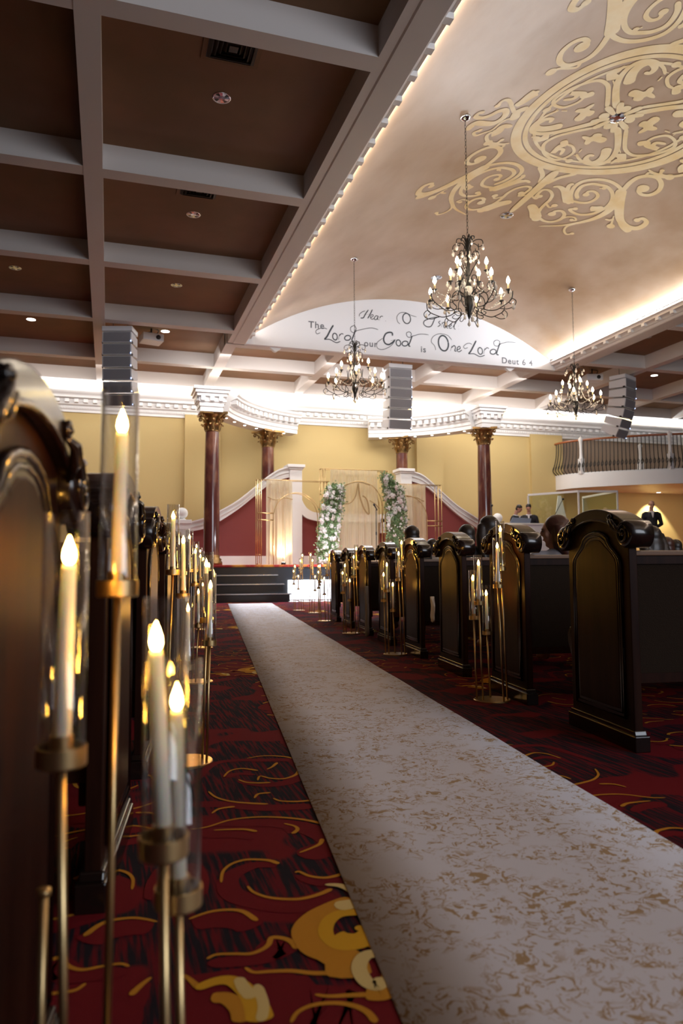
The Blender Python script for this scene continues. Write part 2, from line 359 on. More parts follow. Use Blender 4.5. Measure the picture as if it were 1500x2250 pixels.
# ------------------------------------------------------------------ pattern strokes (metres)
MED_SE=[([(0.831,2.242),(0.668,2.064),(0.56,1.827),(0.57,1.613),(0.708,1.472),(0.9,1.405),(1.094,1.419),(1.281,1.509),(1.407,1.693)],0.05,0.05,0),
([(0.783,2.173),(0.922,2.161),(1.041,2.091),(1.082,1.945),(1.042,1.822),(0.925,1.764),(0.844,1.809),(0.864,1.906)],0.045,0.04,0.07),
([(0.82,2.078),(0.7,1.938),(0.653,1.73),(0.745,1.604),(0.877,1.562),(1.032,1.55),(1.203,1.649),(1.328,1.822),(1.382,2.03),(1.361,2.201),(1.291,2.37),(1.149,2.477),(0.998,2.479),(0.906,2.426),(0.971,2.364)],0.05,0.045,0.06),
([(1.253,1.475),(1.416,1.723),(1.579,1.943),(1.738,2.132),(1.863,2.23),(2.024,2.273),(2.161,2.215),(2.206,2.079),(2.172,1.947),(2.064,1.915),(2.023,2.013)],0.13,0.045,0.07),
([(1.304,1.512),(1.252,1.269),(1.271,1.082),(1.391,0.959),(1.534,0.935),(1.674,1.022),(1.753,1.183),(1.722,1.342),(1.61,1.41),(1.501,1.356),(1.523,1.271)],0.06,0.05,0.12),
([(1.333,0.998),(1.32,0.9),(1.42,0.874),(1.561,0.872),(1.648,0.809)],0.03,0.04,0.09),
([(0.748,3.186),(1.06,2.982),(1.249,2.771),(1.4,2.517),(1.472,2.26),(1.467,2.027),(1.392,1.741)],0.02,0.1,0),
([(1.279,2.75),(1.194,2.916),(1.227,3.068),(1.34,3.157),(1.411,3.078)],0.03,0.035,0.05),
([(0.225,1.93),(0.317,1.888),(0.464,1.959),(0.613,2.11),(0.763,2.26)],0.03,0.13,0.05),
([(0.492,1.717),(0.451,1.788),(0.52,1.952),(0.619,2.088)],0.05,0.06,0),
([(0.137,2.362),(0.11,2.095),(0.22,2.046),(0.355,2.15),(0.415,2.311),(0.42,2.462),(0.447,2.666),(0.534,2.87),(0.723,2.976),(0.873,2.936),(0.953,2.793),(0.925,2.624),(0.816,2.544),(0.721,2.595),(0.719,2.705)],0.04,0.05,0.09),
([(0.028,2.286),(0.164,2.371),(0.183,2.271)],0.03,0.03,0.07),
([(0.187,2.573),(0.374,2.737),(0.562,2.981)],0.1,0.16,0.1),
([(0.427,2.44),(0.551,2.532),(0.596,2.44)],0.03,0.03,0.07),
([(0.962,2.774),(1.011,2.654),(1.132,2.607),(1.203,2.676),(1.133,2.701)],0.03,0.03,0.05),
([(1.644,2.168),(1.801,2.45)],0.05,0.12,0.09),
([(1.836,2.211),(1.995,2.321),(2.156,2.361)],0.1,0.1,0),
([(1.586,2.335),(1.672,2.316),(1.703,2.242)],0.03,0.04,0),
([(1.183,2.225),(1.27,2.167),(1.35,2.072)],0.12,0.08,0),
([(0.942,1.648),(1.001,1.603)],0.06,0.05,0.05),
]
MED_W=[([(-1.594,0.195),(-1.685,0.211),(-1.748,0.304),(-1.78,0.451),(-1.881,0.514),(-1.993,0.558),(-2.08,0.471),(-1.998,0.429)],0.03,0.04,0.05),
([(-2.189,-0.037),(-2.287,-0.036),(-2.28,0.048),(-2.151,0.101),(-2.04,0.064),(-1.955,-0.016),(-1.85,-0.02),(-1.775,0.104),(-1.795,0.223),(-1.876,0.286),(-2.026,0.26),(-2.167,0.219),(-2.232,0.253),(-2.224,0.341)],0.05,0.1,0.06),
([(-1.483,0.404),(-1.645,0.391),(-1.655,0.518),(-1.733,0.561)],0.06,0.16,0),
([(-1.747,0.507),(-1.785,0.607),(-1.665,0.77),(-1.505,0.833),(-1.449,0.749)],0.05,0.04,0.05),
([(-1.505,0.833),(-1.366,0.859),(-1.262,0.84)],0.03,0.03,0),
([(-1.646,0.069),(-1.784,-0.086),(-1.936,-0.254),(-2.039,-0.263),(-2.053,-0.153)],0.05,0.04,0.06),
([(-1.746,-0.105),(-1.686,-0.191),(-1.64,-0.323),(-1.592,-0.397)],0.08,0.16,0.05),
([(-1.552,0.235),(-1.618,0.048),(-1.498,-0.051)],0.12,0.08,0),
]
MED_IN=[([(0.154,0.186),(0.363,0.435),(0.525,0.682),(0.58,0.912),(0.518,1.086),(0.348,1.144),(0.135,1.074),(0.006,0.965)],0.08,0.03,0),
([(0.301,0.923),(0.217,0.939),(0.233,1.039),(0.361,1.108),(0.451,1.021),(0.447,0.864),(0.345,0.669)],0.04,0.12,0),
([(-0.165,0.296),(-0.449,0.495),(-0.614,0.646),(-0.66,0.849),(-0.488,1.084),(-0.243,1.199),(-0.109,1.119),(-0.064,0.941),(-0.174,0.81),(-0.279,0.778)],0.05,0.035,0.03),
([(-0.226,1.058),(-0.265,0.92),(-0.353,0.925),(-0.374,1.032),(-0.38,0.858),(-0.335,0.791),(-0.419,0.695)],0.04,0.09,0),
([(-0.197,0.534),(-0.003,0.563),(0,0.396)],0.04,0.12,0),
([(-0.009,0.706),(-0.02,0.54),(0.213,0.533)],0.06,0.12,0),
([(0.006,1.162),(0.009,1.164)],0.08,0.08,0.08),
([(0.013,0.918),(0.007,0.831)],0.06,0.06,0),
([(0.509,0.601),(0.616,0.7)],0.05,0.05,0),
([(0.681,0.819),(0.664,0.737),(0.768,0.868)],0.1,0.1,0),
([(0.664,0.996),(0.688,0.877),(0.768,0.868)],0.02,0.1,0),
([(-0.024,0.27),(0.016,0.205)],0.1,0.12,0.1),
([(-0.02,1.002),(0.107,1.023)],0.03,0.03,0),
]
CAR_G=[[(0.137,3.011),(0.206,3.037),(0.286,3.008),(0.34,2.944)],
[(0.043,2.764),(0.066,2.839),(0.111,2.865),(0.17,2.825)],
[(0.094,2.721),(0.122,2.68),(0.163,2.665),(0.205,2.663)],
[(0.162,2.697),(0.174,2.749),(0.209,2.714),(0.257,2.7),(0.305,2.745),(0.326,2.822)],
[(0.205,2.835),(0.227,2.866),(0.251,2.923)],
[(-0.011,2.6),(0.015,2.529),(0.064,2.475),(0.123,2.445),(0.179,2.426)],
[(0.139,2.495),(0.155,2.538),(0.196,2.544)],
[(0.2,2.483),(0.222,2.449),(0.275,2.433),(0.335,2.439)],
[(0.001,2.369),(0.025,2.409),(0.073,2.421)],
[(-0.06,2.239),(-0.011,2.251),(0.054,2.297),(0.126,2.309),(0.197,2.295),(0.266,2.263),(0.313,2.224),(0.34,2.187)],
[(0.006,2.219),(0.052,2.217),(0.096,2.209),(0.129,2.185)],
[(0.212,2.236),(0.24,2.209),(0.246,2.179),(0.228,2.148)],
[(0.231,2.005),(0.267,2.031),(0.294,2.057),(0.306,2.093)],
[(0.024,1.855),(0.029,1.919),(0.051,1.963),(0.087,1.984),(0.122,1.979),(0.151,1.966),(0.171,1.942)],
[(0.206,1.88),(0.217,1.883),(0.239,1.853),(0.274,1.836),(0.31,1.845),(0.341,1.865)],
[(0.086,1.824),(0.098,1.789),(0.128,1.756),(0.165,1.739),(0.204,1.733),(0.245,1.747),(0.281,1.772)],
[(-0.047,1.681),(-0.018,1.7),(0.011,1.71),(0.049,1.707),(0.074,1.69),(0.098,1.646)],
[(-0.007,1.509),(0.011,1.522),(0.044,1.519),(0.077,1.513),(0.101,1.525),(0.115,1.542),(0.124,1.568),(0.148,1.56),(0.163,1.54),(0.169,1.515)],
[(0.065,1.465),(0.08,1.445),(0.111,1.442),(0.149,1.437),(0.192,1.421),(0.236,1.415)],
[(0.183,1.353),(0.206,1.343),(0.242,1.339),(0.278,1.335)],
[(-0.052,1.463),(-0.036,1.44),(-0.02,1.41)],
[(0.133,1.28),(0.147,1.306),(0.173,1.321),(0.209,1.322),(0.242,1.309),(0.264,1.285),(0.272,1.254)]]
CAR_R=[([(-0.067,2.701),(0.003,2.948),(0.103,2.992),(0.202,2.972),(0.307,2.951),(0.348,2.842)],0.03,0.05),
([(0.046,2.764),(0.096,2.798),(0.157,2.775)],0.05,0.02),
([(0.093,2.711),(0.18,2.642),(0.265,2.656),(0.337,2.75)],0.04,0.06),
([(-0.061,2.473),(0.041,2.453),(0.163,2.395),(0.324,2.38)],0.06,0.06),
([(-0.036,2.292),(0.079,2.27),(0.193,2.247),(0.285,2.172),(0.331,2.056),(0.233,1.979)],0.05,0.1),
([(0.209,2.201),(0.224,2.156)],0.03,0.06),
([(-0.025,2.191),(0.061,2.174),(0.117,2.136)],0.06,0.03),
([(0.166,1.935),(0.107,1.947),(0.045,1.885),(0.051,1.789),(0.118,1.732),(0.201,1.708),(0.283,1.736)],0.03,0.09),
([(0.207,1.865),(0.255,1.816),(0.321,1.813)],0.02,0.06),
([(-0.039,1.664),(0.011,1.67),(0.062,1.653),(0.089,1.618)],0.07,0.07),
([(-0.006,1.494),(0.059,1.494),(0.103,1.505),(0.132,1.532),(0.163,1.506)],0.03,0.09),
([(-0.049,1.383),(0.01,1.393),(0.077,1.402),(0.142,1.369),(0.191,1.37)],0.15,0.1),
([(0.094,1.287),(0.173,1.321),(0.237,1.28),(0.314,1.305)],0.12,0.16),
([(-0.046,1.314),(0.038,1.322),(0.129,1.3)],0.16,0.12),
([(-0.056,1.989),(-0.045,1.883),(-0.058,1.792)],0.06,0.1)]
CAR_F=[([(0.318,1.711),(0.266,1.678),(0.222,1.638),(0.196,1.583),(0.206,1.518),(0.235,1.486),(0.256,1.451),(0.252,1.392)],0.04,0.09,0),
([(0.328,1.642),(0.279,1.643),(0.247,1.61),(0.235,1.554),(0.256,1.509),(0.297,1.508),(0.328,1.536),(0.341,1.577)],0.03,0.035,1),
([(0.268,1.794),(0.303,1.782),(0.329,1.745),(0.33,1.692),(0.273,1.677)],0.01,0.05,2),
([(0.252,1.551),(0.271,1.536),(0.299,1.535),(0.319,1.56),(0.3,1.578)],0.05,0.02,1),
([(0.337,1.467),(0.298,1.462),(0.277,1.422),(0.28,1.375),(0.298,1.356),(0.313,1.381)],0.03,0.03,2),
([(0.343,1.422),(0.333,1.371),(0.303,1.338),(0.274,1.344)],0.05,0.05,0),
([(0.331,1.488),(0.313,1.498)],0.04,0.04,0),
([(-0.026,1.408),(0.01,1.426),(0.041,1.42),(0.067,1.377),(0.079,1.334),(0.083,1.29)],0.02,0.05,1),
([(0.001,1.374),(0.028,1.369),(0.05,1.334),(0.055,1.295)],0.03,0.04,0),
([(0.083,1.401),(0.091,1.337),(0.083,1.29)],0.02,0.02,2),
([(0.051,1.43),(0.059,1.395),(0.075,1.36)],0.02,0.03,2)]
SCRIPT=[([(5.541,6.652),(5.549,6.706),(5.613,6.766),(5.692,6.805)],1),
([(5.772,6.836),(5.7,6.733),(5.643,6.632),(5.572,6.617)],2),
([(5.871,6.854),(5.81,6.725),(5.75,6.623)],2),
([(5.652,6.701),(5.831,6.742)],1),
([(5.81,6.648),(5.858,6.668),(5.894,6.71),(5.862,6.73),(5.826,6.688),(5.833,6.628),(5.873,6.616),(5.921,6.652)],1.1),
([(6.01,6.706),(5.962,6.709),(5.921,6.659),(5.929,6.614),(5.977,6.626),(6.018,6.707),(6.001,6.636),(6.029,6.616)],1.3),
([(6.058,6.711),(6.048,6.606)],1.5),
([(6.053,6.665),(6.098,6.715),(6.138,6.704)],1.2),
([(6.201,6.61),(6.213,6.599)],2),
([(6.844,6.751),(6.847,6.707),(6.837,6.665),(6.817,6.63),(6.788,6.606),(6.755,6.596),(6.72,6.601),(6.689,6.62),(6.665,6.652),(6.65,6.692),(6.647,6.735),(6.657,6.777),(6.677,6.812),(6.705,6.836),(6.739,6.847),(6.773,6.842),(6.805,6.822),(6.829,6.791),(6.844,6.751)],2),
([(7.007,6.786),(6.863,6.811),(6.72,6.863),(6.577,6.84),(6.494,6.735),(6.513,6.621),(6.573,6.569)],0.8),
([(7.328,6.767),(7.214,6.708),(7.192,6.628),(7.274,6.569),(7.379,6.587),(7.444,6.692),(7.496,6.823)],1.8),
([(7.298,6.764),(7.488,6.826),(7.615,6.834)],1.2),
([(7.634,6.749),(7.591,6.706),(7.633,6.651),(7.56,6.593)],1.5),
([(7.689,6.723),(7.661,6.594)],1.5),
([(7.671,6.666),(7.718,6.718),(7.748,6.709)],1.2),
([(7.824,6.697),(7.765,6.699),(7.721,6.631),(7.754,6.583),(7.82,6.68),(7.805,6.6),(7.843,6.584)],1.3),
([(7.865,6.621),(7.93,6.659),(7.918,6.698),(7.87,6.654),(7.886,6.584),(7.95,6.606)],1.3),
([(7.963,6.615),(8.06,6.751),(8.083,6.813),(8.039,6.757),(8.002,6.607),(8.044,6.575)],1.3),
([(8.123,6.67),(8.131,6.663)],2.2),
([(8.126,6.591),(8.134,6.583)],2.2),
([(4.584,6.172),(4.5,6.138),(4.481,6.211),(4.584,6.273),(4.679,6.289),(4.748,6.273)],1),
([(4.902,6.382),(4.824,6.251),(4.747,6.101),(4.678,6.02)],3.2),
([(4.678,6.02),(4.811,6.032),(4.964,5.971),(5.069,6.01)],1.6),
([(4.993,6.128),(4.995,6.1),(4.99,6.074),(4.979,6.052),(4.964,6.038),(4.945,6.032),(4.925,6.036),(4.907,6.049),(4.893,6.069),(4.884,6.095),(4.882,6.122),(4.886,6.148),(4.897,6.17),(4.913,6.184),(4.932,6.19),(4.952,6.186),(4.97,6.174),(4.984,6.153),(4.993,6.128)],2),
([(5.05,6.189),(5.023,6.044)],2.2),
([(5.035,6.127),(5.093,6.193),(5.147,6.187)],1.5),
([(5.321,6.131),(5.32,6.111),(5.311,6.09),(5.294,6.072),(5.271,6.058),(5.246,6.051),(5.221,6.05),(5.199,6.056),(5.183,6.069),(5.174,6.087),(5.175,6.107),(5.184,6.128),(5.201,6.146),(5.223,6.16),(5.249,6.168),(5.274,6.168),(5.296,6.162),(5.312,6.149),(5.321,6.131)],2),
([(5.44,6.316),(5.392,6.171),(5.352,6.066),(5.402,6.032)],2.4),
([(5.479,6.312),(5.412,6.249),(5.334,6.276),(5.327,6.366),(5.414,6.419),(5.46,6.355),(5.459,6.302),(5.649,6.358),(5.847,6.403),(6.014,6.377)],1),
([(6.374,6.261),(6.367,6.329),(6.286,6.337),(6.197,6.287),(6.148,6.163),(6.186,6.063),(6.283,6.041),(6.384,6.108),(6.438,6.17)],3),
([(6.332,6.138),(6.462,6.18)],1.4),
([(6.446,6.163),(6.323,6.006),(6.12,5.905),(5.989,5.932),(5.978,6.053),(6.124,6.18)],0.9),
([(6.584,6.118),(6.585,6.092),(6.58,6.068),(6.568,6.047),(6.551,6.033),(6.531,6.027),(6.51,6.03),(6.492,6.042),(6.477,6.06),(6.469,6.084),(6.467,6.109),(6.472,6.134),(6.484,6.155),(6.501,6.169),(6.521,6.175),(6.542,6.172),(6.561,6.16),(6.575,6.141),(6.584,6.118)],2),
([(6.774,6.123),(6.774,6.102),(6.764,6.081),(6.746,6.062),(6.722,6.048),(6.695,6.04),(6.669,6.04),(6.646,6.047),(6.629,6.06),(6.62,6.078),(6.621,6.099),(6.631,6.12),(6.648,6.138),(6.672,6.153),(6.699,6.16),(6.725,6.161),(6.749,6.154),(6.766,6.141),(6.774,6.123)],2),
([(6.885,6.307),(6.833,6.167),(6.791,6.062),(6.835,6.043)],2.4),
([(6.922,6.31),(6.814,6.262),(6.749,6.291),(6.742,6.368),(6.816,6.398),(6.865,6.356),(6.864,6.293),(7.104,6.37),(7.321,6.37)],1),
([(7.837,6.234),(7.842,6.168),(7.831,6.106),(7.806,6.055),(7.769,6.021),(7.724,6.008),(7.678,6.018),(7.635,6.05),(7.602,6.099),(7.581,6.16),(7.576,6.225),(7.586,6.288),(7.612,6.339),(7.649,6.373),(7.693,6.386),(7.74,6.376),(7.782,6.345),(7.816,6.295),(7.837,6.234)],3),
([(7.936,6.296),(7.819,6.404),(7.607,6.424),(7.438,6.338),(7.385,6.208),(7.475,6.106),(7.499,6.006)],0.9),
([(7.933,6.153),(7.896,6.024)],2.2),
([(7.915,6.097),(7.993,6.163),(8.03,6.122),(8.012,6.034),(8.058,6.03)],1.8),
([(8.068,6.062),(8.154,6.101),(8.147,6.156),(8.09,6.128),(8.076,6.047),(8.131,6.02),(8.205,6.074)],1.6),
([(8.37,6.144),(8.284,6.116),(8.254,6.165),(8.329,6.235),(8.416,6.259),(8.485,6.233)],1),
([(8.601,6.343),(8.523,6.197),(8.447,6.063),(8.38,5.986)],3.2),
([(8.38,5.986),(8.532,6.002),(8.692,5.948),(8.837,5.992)],1.6),
([(8.77,6.106),(8.772,6.077),(8.767,6.049),(8.754,6.026),(8.736,6.011),(8.714,6.005),(8.692,6.009),(8.672,6.022),(8.656,6.044),(8.646,6.071),(8.644,6.1),(8.65,6.128),(8.663,6.151),(8.681,6.167),(8.702,6.173),(8.725,6.169),(8.745,6.155),(8.761,6.133),(8.77,6.106)],2),
([(8.837,6.172),(8.803,6.021)],2.2),
([(8.818,6.11),(8.895,6.185),(8.952,6.169)],1.5),
([(9.153,6.123),(9.152,6.101),(9.141,6.079),(9.122,6.06),(9.096,6.045),(9.067,6.037),(9.038,6.036),(9.013,6.043),(8.995,6.057),(8.986,6.076),(8.987,6.097),(8.997,6.119),(9.017,6.139),(9.043,6.153),(9.072,6.162),(9.101,6.162),(9.126,6.155),(9.144,6.142),(9.153,6.123)],2),
([(9.261,6.325),(9.204,6.175),(9.166,6.051),(9.227,6.032)],2.4),
([(9.306,6.337),(9.197,6.255),(9.109,6.271),(9.098,6.359),(9.188,6.407),(9.263,6.374),(9.261,6.317),(9.478,6.381),(9.735,6.391)],1)]
# ================================================================== SETTING
Y_WALL = 21.0; ZC = 5.76; ZP = 6.09
TB = [-5.21, -2.3, 0.60, 3.505, 6.41, 9.315, 12.22, 15.125, 18.03]; TW = 0.226
V0, V1, YG = 2.85, 10.85, 15.95           # vault opening and gable plane
# ---- carpeted floor with woven scrolls
fl = MB(); fl.use(M_GROUND).add([(-7, -7, 0), (23, -7, 0), (23, 21.5, 0), (-7, 21.5, 0)], [(0, 1, 2, 3)])
def on_floor(da, db, flip):
    def fn(u, v, z):
        if flip: u = 0.6-u
        p = A(u+da, v+db); return (p.x, p.y, z)
    return fn
def carpet_tile(da, db, flip, flower=True):
    fn = on_floor(da, db, flip); z = 0.0008 + 1.3e-5*((int(da*10)*5+int(db*7)*3) % 17)
    fl.use(M_CRED)
    for q, (p, a, b) in enumerate(CAR_R): fl.ribbon(p, a, b, fn, z=z+4e-5*q)
    fl.use(M_CGOLD)
    for q, p in enumerate(CAR_G): fl.ribbon(p, 0.007, 0.015, fn, z=z+0.0012+3e-5*q)
    if flower:
        for q, (p, a, b, c) in enumerate(CAR_F): fl.use((M_CGOLD, M_CYEL, M_CLIGHT)[c]).ribbon(p, a, b, fn, z=z+0.0022+0.0004*c+3e-5*q)
carpet_tile(0, 0, False)
for j in range(8):
    for i in range(-2, 5):
        if i == 0 and j == 0: continue
        if i == -2 and j < 3: continue
        sh = (i % 2)*0.9
        carpet_tile(i*0.78+0.02, j*2.0+sh-(0 if j or i else 0)-0.9*(i != 0), (i+j) % 2 == 1, (i+j) % 2 == 0)
struct(fl.build('floor'))

# ---- walls
w = MB(); w.use(M_WALL).box(-7, 23, Y_WALL, Y_WALL+0.2, 0, 6.6)
w.box(2.0, 3.0, Y_WALL-0.16, Y_WALL, 0, 5.1); w.box(9.1, 10.0, Y_WALL-0.16, Y_WALL, 0, 5.1); w.box(13.2, 14.4, Y_WALL-0.12, Y_WALL, 0, 5.1)
struct(w.build('wall_stage'))
struct(MB().use(M_SIDE).box(-3.6, -3.4, -7, 21.2, 0, 6.6).build('wall_left'))  # unseen wall, moved inward so the pew ends reflect something dark
struct(MB().use(M_WALL).box(23, 23.2, -7, 21.2, 0, 6.6).build('wall_right'))
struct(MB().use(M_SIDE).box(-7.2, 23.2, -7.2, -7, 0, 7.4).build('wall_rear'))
struct(MB().use(M_WALLSHADE).box(14.42, 22.9, Y_WALL-0.06, Y_WALL, 3.7, 5.0).build('wall_balcony_shade'))  # added sheet; shade on the yellow wall put into its colour
# ---- coffered ceiling
c = MB(); c.use(M_PANEL).box(-7, V0-0.05, -7, 20.6, ZP, ZP+0.1); c.box(V1+0.05, 23, -7, 20.6, ZP, ZP+0.1); c.box(V0-0.05, V1+0.05, YG+0.1, 20.6, ZP, ZP+0.1)
c.use(M_WHITE).box(-7, 23, 20.52, 21.2, 6.3, 6.4); c.box(-7, 23, 20.43, 20.52, ZC, 6.4)
struct(c.build('ceiling'))
# transverse beams: left field, right field, far field between
k = 0
def beam(x0, x1, y0, y1, z0=ZC, z1=ZP):
    global k; k += 1
    struct(MB().use(M_BEAM).box(x0, x1, y0, y1, z0, z1).build('trim_%d' % k))
for y in TB[:-1]: beam(-7, 2.45, y, y+TW); beam(11.27, 23, y, y+TW)
beam(-7, 23, TB[-1], TB[-1]+TW); beam(-7, 23, 20.20, 20.43)
for x in (-6.05, -3.22, -0.38): beam(x, x+0.23, -7, 20.2, ZC-0.004)
for x in (12.95, 15.65, 18.3, 20.9): beam(x, x+0.23, -7, 20.2, ZC-0.004)
beam(2.42, 2.68, YG+0.2, 20.2, ZC-0.004)
for x in (5.02, 7.85, 10.36): beam(x, x+0.23, YG+0.2, 20.2, ZC-0.004)
# big beams along the vault, with stepped fascia and crown moulding carrying the cove strips
def crown(side):
    s = 1 if side < 0 else -1; x = V0 if side < 0 else V1
    prof = [(-0.40, ZP), (-0.40, ZC), (-0.30, ZC), (-0.28, ZC-0.012), (-0.02, ZC-0.012), (0.0, ZC), (0.0, ZC+0.05), (0.03, ZC+0.055), (0.04, ZC+0.10), (0.08, ZC+0.12), (0.09, ZC+0.15), (0.13, ZC+0.175), (0.15, ZC+0.19), (0.15, ZC+0.235), (0.13, ZC+0.235), (0.12, ZC+0.12), (0.0, ZC+0.12), (-0.02, ZP)]
    m = MB(); m.use(M_BEAM).prism([(x+s*a, b) for a, b in prof], -7, YG+0.02, 'xz')
    m.use(M_WHITE)
    y = -6.8
    while y < YG-0.1:      # carved brackets under the crown lip
        x0, x1 = sorted((x+s*0.03, x+s*0.12)); m.box(x0, x1, y, y+0.09, ZC+0.06, ZC+0.16); y += 0.42
    return m
struct(crown(-1).build('trim_left_vault_beam')); struct(crown(1).build('trim_right_vault_beam'))
# vault
VR, VX, VZ = 6.85, 6.85, 0.32
vm = MB(); vm.use(M_VAULT)
def vpt(s_, t_, off=0.0):
    a = s_/VR; return (VX+(VR-off)*sin(a), t_+8.38, VZ+(VR-off)*cos(a))
NS = 40; SM = 4.05
ys = [-7.0-8.38, YG-8.38]
vs_ = [vpt(-SM+2*SM*i/NS, y) for y in ys for i in range(NS+1)]
vm.add(vs_, [(i, i+1, NS+2+i, NS+1+i) for i in range(NS)], True)
vm.use(M_STENCIL)
MED_SE = [(p, a*1.45, b*1.45, c*1.1) for p, a, b, c in MED_SE]; MED_IN = [(p, a*1.35, b*1.35, c) for p, a, b, c in MED_IN]; MED_W = [(p, a*1.3, b*1.3, c) for p, a, b, c in MED_W]
def vfn(fs, ft):
    return lambda u, v, z: vpt(u*fs, v*ft, 0.004+z)
def ringv(r0, r1, z=0.0):
    n = 96; v = []
    for i in range(n):
        a = 2*pi*i/n; v.append(vpt(r0*cos(a), r0*sin(a), 0.004+z)); v.append(vpt(r1*cos(a), r1*sin(a), 0.004+z))
    vm.add(v, [(2*i, 2*i+1, (2*i+3) % (2*n), (2*i+2) % (2*n)) for i in range(n)], False)
ringv(1.345, 1.50); ringv(1.25, 1.325); ringv(1.13, 1.18)
for fs in (1, -1):
    for ft in (1, -1):
        for q, (p, a, b, bl) in enumerate(MED_SE): vm.ribbon(p, a, b, vfn(fs, ft), bl, z=8e-5*q+(0 if fs > 0 else 3e-5))
        vm.ribbon([(0.06, 1.9), (0.16, 1.65), (0.36, 1.44)], 0.08, 0.08, vfn(fs, ft))
        for r_, ph in ((0.24, 30), (0.24, 61)):
            vm.ribbon([(0.1*cos(radians(ph)), 0.1*sin(radians(ph))), (0.2*cos(radians(ph)), 0.2*sin(radians(ph))), (0.32*cos(radians(ph)), 0.32*sin(radians(ph)))], 0.06, 0.11, vfn(fs, ft), 0.06, z=0.0035+r_*0.0001*ph/60)
    for q, (p, a, b, bl) in enumerate(MED_W): vm.ribbon(p, a, b, vfn(fs, 1), bl, z=0.002+8e-5*q)
    vm.ribbon([(0.0, 1.46), (0.0, 2.2), (0.0, 2.95)], 0.18, 0.10, vfn(1, fs), z=0.003)
for q in range(4):
    ca, sa = [(1, 0), (0, 1), (-1, 0), (0, -1)][q]
    for k_, (p, a, b, bl) in enumerate(MED_IN): vm.ribbon([(u*ca-v*sa, u*sa+v*ca) for u, v in p], a, b, vfn(1, 1), bl, z=0.001+8e-5*k_+2e-5*q)
vault = struct(vm.build('ceiling_vault'))
# gable wall over the stage end of the vault, lettered
g = MB(); g.use(M_GABLE)
arc = [(VX+VR*sin(-0.62+1.24*i/30), VZ+VR*cos(-0.62+1.24*i/30)+0.05) for i in range(31)]
g.prism([(V0-0.02, ZC)]+arc+[(V1+0.02, ZC)], YG, YG+0.1, 'xz')
gab = struct(g.build('wall_gable'))
struct(MB().use(M_BEAM).box(2.42, 11.28, YG+0.1, YG+0.32, ZC-0.006, ZP+1.3).build('trim_gable_beam'))
t = MB(); t.use(M_INK)
for p, wd in SCRIPT:
    t.ribbon(p, 0.011*wd+0.004, 0.011*wd+0.004, lambda u, v, z: (u, YG-0.004, v))
sc_o = t.build('script_lettering', gab)
def sans(text, x, z, size, m=M_INK, parent=None, y=YG-0.004, name='sans_lettering', sx=1.0):
    cu = bpy.data.curves.new('t', 'FONT'); cu.body = text; cu.size = size; cu.space_character = 1.15; cu.offset = 0.004
    to = bpy.data.objects.new('t', cu); COL.objects.link(to); bpy.context.view_layer.update()
    me = bpy.data.meshes.new_from_object(to); bpy.data.objects.remove(to)
    for v in me.vertices: v.co = Vector((x+v.co.x*sx, y, z+v.co.y))
    me.materials.clear(); me.materials.append(m); o = bpy.data.objects.new(name, me); COL.objects.link(o); o.parent = parent; return o
M_INKG = mat('grey_lettering', (0.16, 0.17, 0.19), 0.7)
for tx, x, z, s_ in (('The', 4.30, 6.27, 0.22), ('our', 5.65, 5.95, 0.21), ('is', 7.10, 5.93, 0.21), ('Deut 6 4', 9.30, 5.83, 0.215)):
    sans(tx, x, z, s_, M_INKG, gab, name='lettering')
# ---- cornice along the stage wall
def cornice(name, x0, x1, y, z0=5.02):
    m = MB(); m.use(M_WHITE)
    prof = [(0, 0), (-0.05, 0.0), (-0.05, 0.06), (-0.08, 0.09), (-0.08, 0.16), (-0.16, 0.20), (-0.16, 0.33), (-0.30, 0.36), (-0.30, 0.42), (-0.36, 0.48), (-0.38, 0.52), (-0.38, 0.56), (-0.34, 0.56), (-0.30, 0.40), (0, 0.40)]
    m.prism([(y+a, z0+b) for a, b in prof], x0, x1, 'yz')
    x = x0+0.05
    while x < x1-0.1: m.box(x, x+0.11, y-0.27, y-0.15, z0+0.235, z0+0.325); x += 0.24
    x = x0+0.02
    while x < x1: m.box(x, x+0.035, y-0.105, y-0.07, z0+0.10, z0+0.155); x += 0.07
    return struct(m.build(name))
cornice('trim_cornice', -7, 23, Y_WALL)
# ---- stage, riser and steps (square to the aisle)
def aprism(m, a0, a1, b0, b1, z0, z1):
    P = [A(a0, b0), A(a1, b0), A(a1, b1), A(a0, b1)]
    return m.prism([(p.x, p.y) for p in P], z0, z1, 'xy')
st = MB(); ST_B = 17.15
poly = [A(-9.5, ST_B), A(14.5, ST_B), Vector((22.9, 17.0, 0)), Vector((22.9, 20.95, 0)), Vector((-6.9, 20.95, 0))]
st.use(M_BLACK).prism([(p.x, p.y) for p in poly], 0, 0.77, 'xy')
stage = struct(st.build('stage_floor'))
lip = [A(-9.5, ST_B-0.05), A(14.5, ST_B-0.05), Vector((22.9, 16.9, 0)), Vector((22.9, 20.95, 0)), Vector((-6.9, 20.95, 0))]
MB().use(M_CARPETST).prism([(p.x, p.y) for p in lip], 0.772, 0.83, 'xy').build('stage_carpet', stage, 0.012)
ZS = 0.831
steps = empty('stage_steps', A(0.2, 16.9), -TH, 'black lacquered stage steps at the end of the white runner', 'steps')
hs = [0.19, 0.40, 0.60]
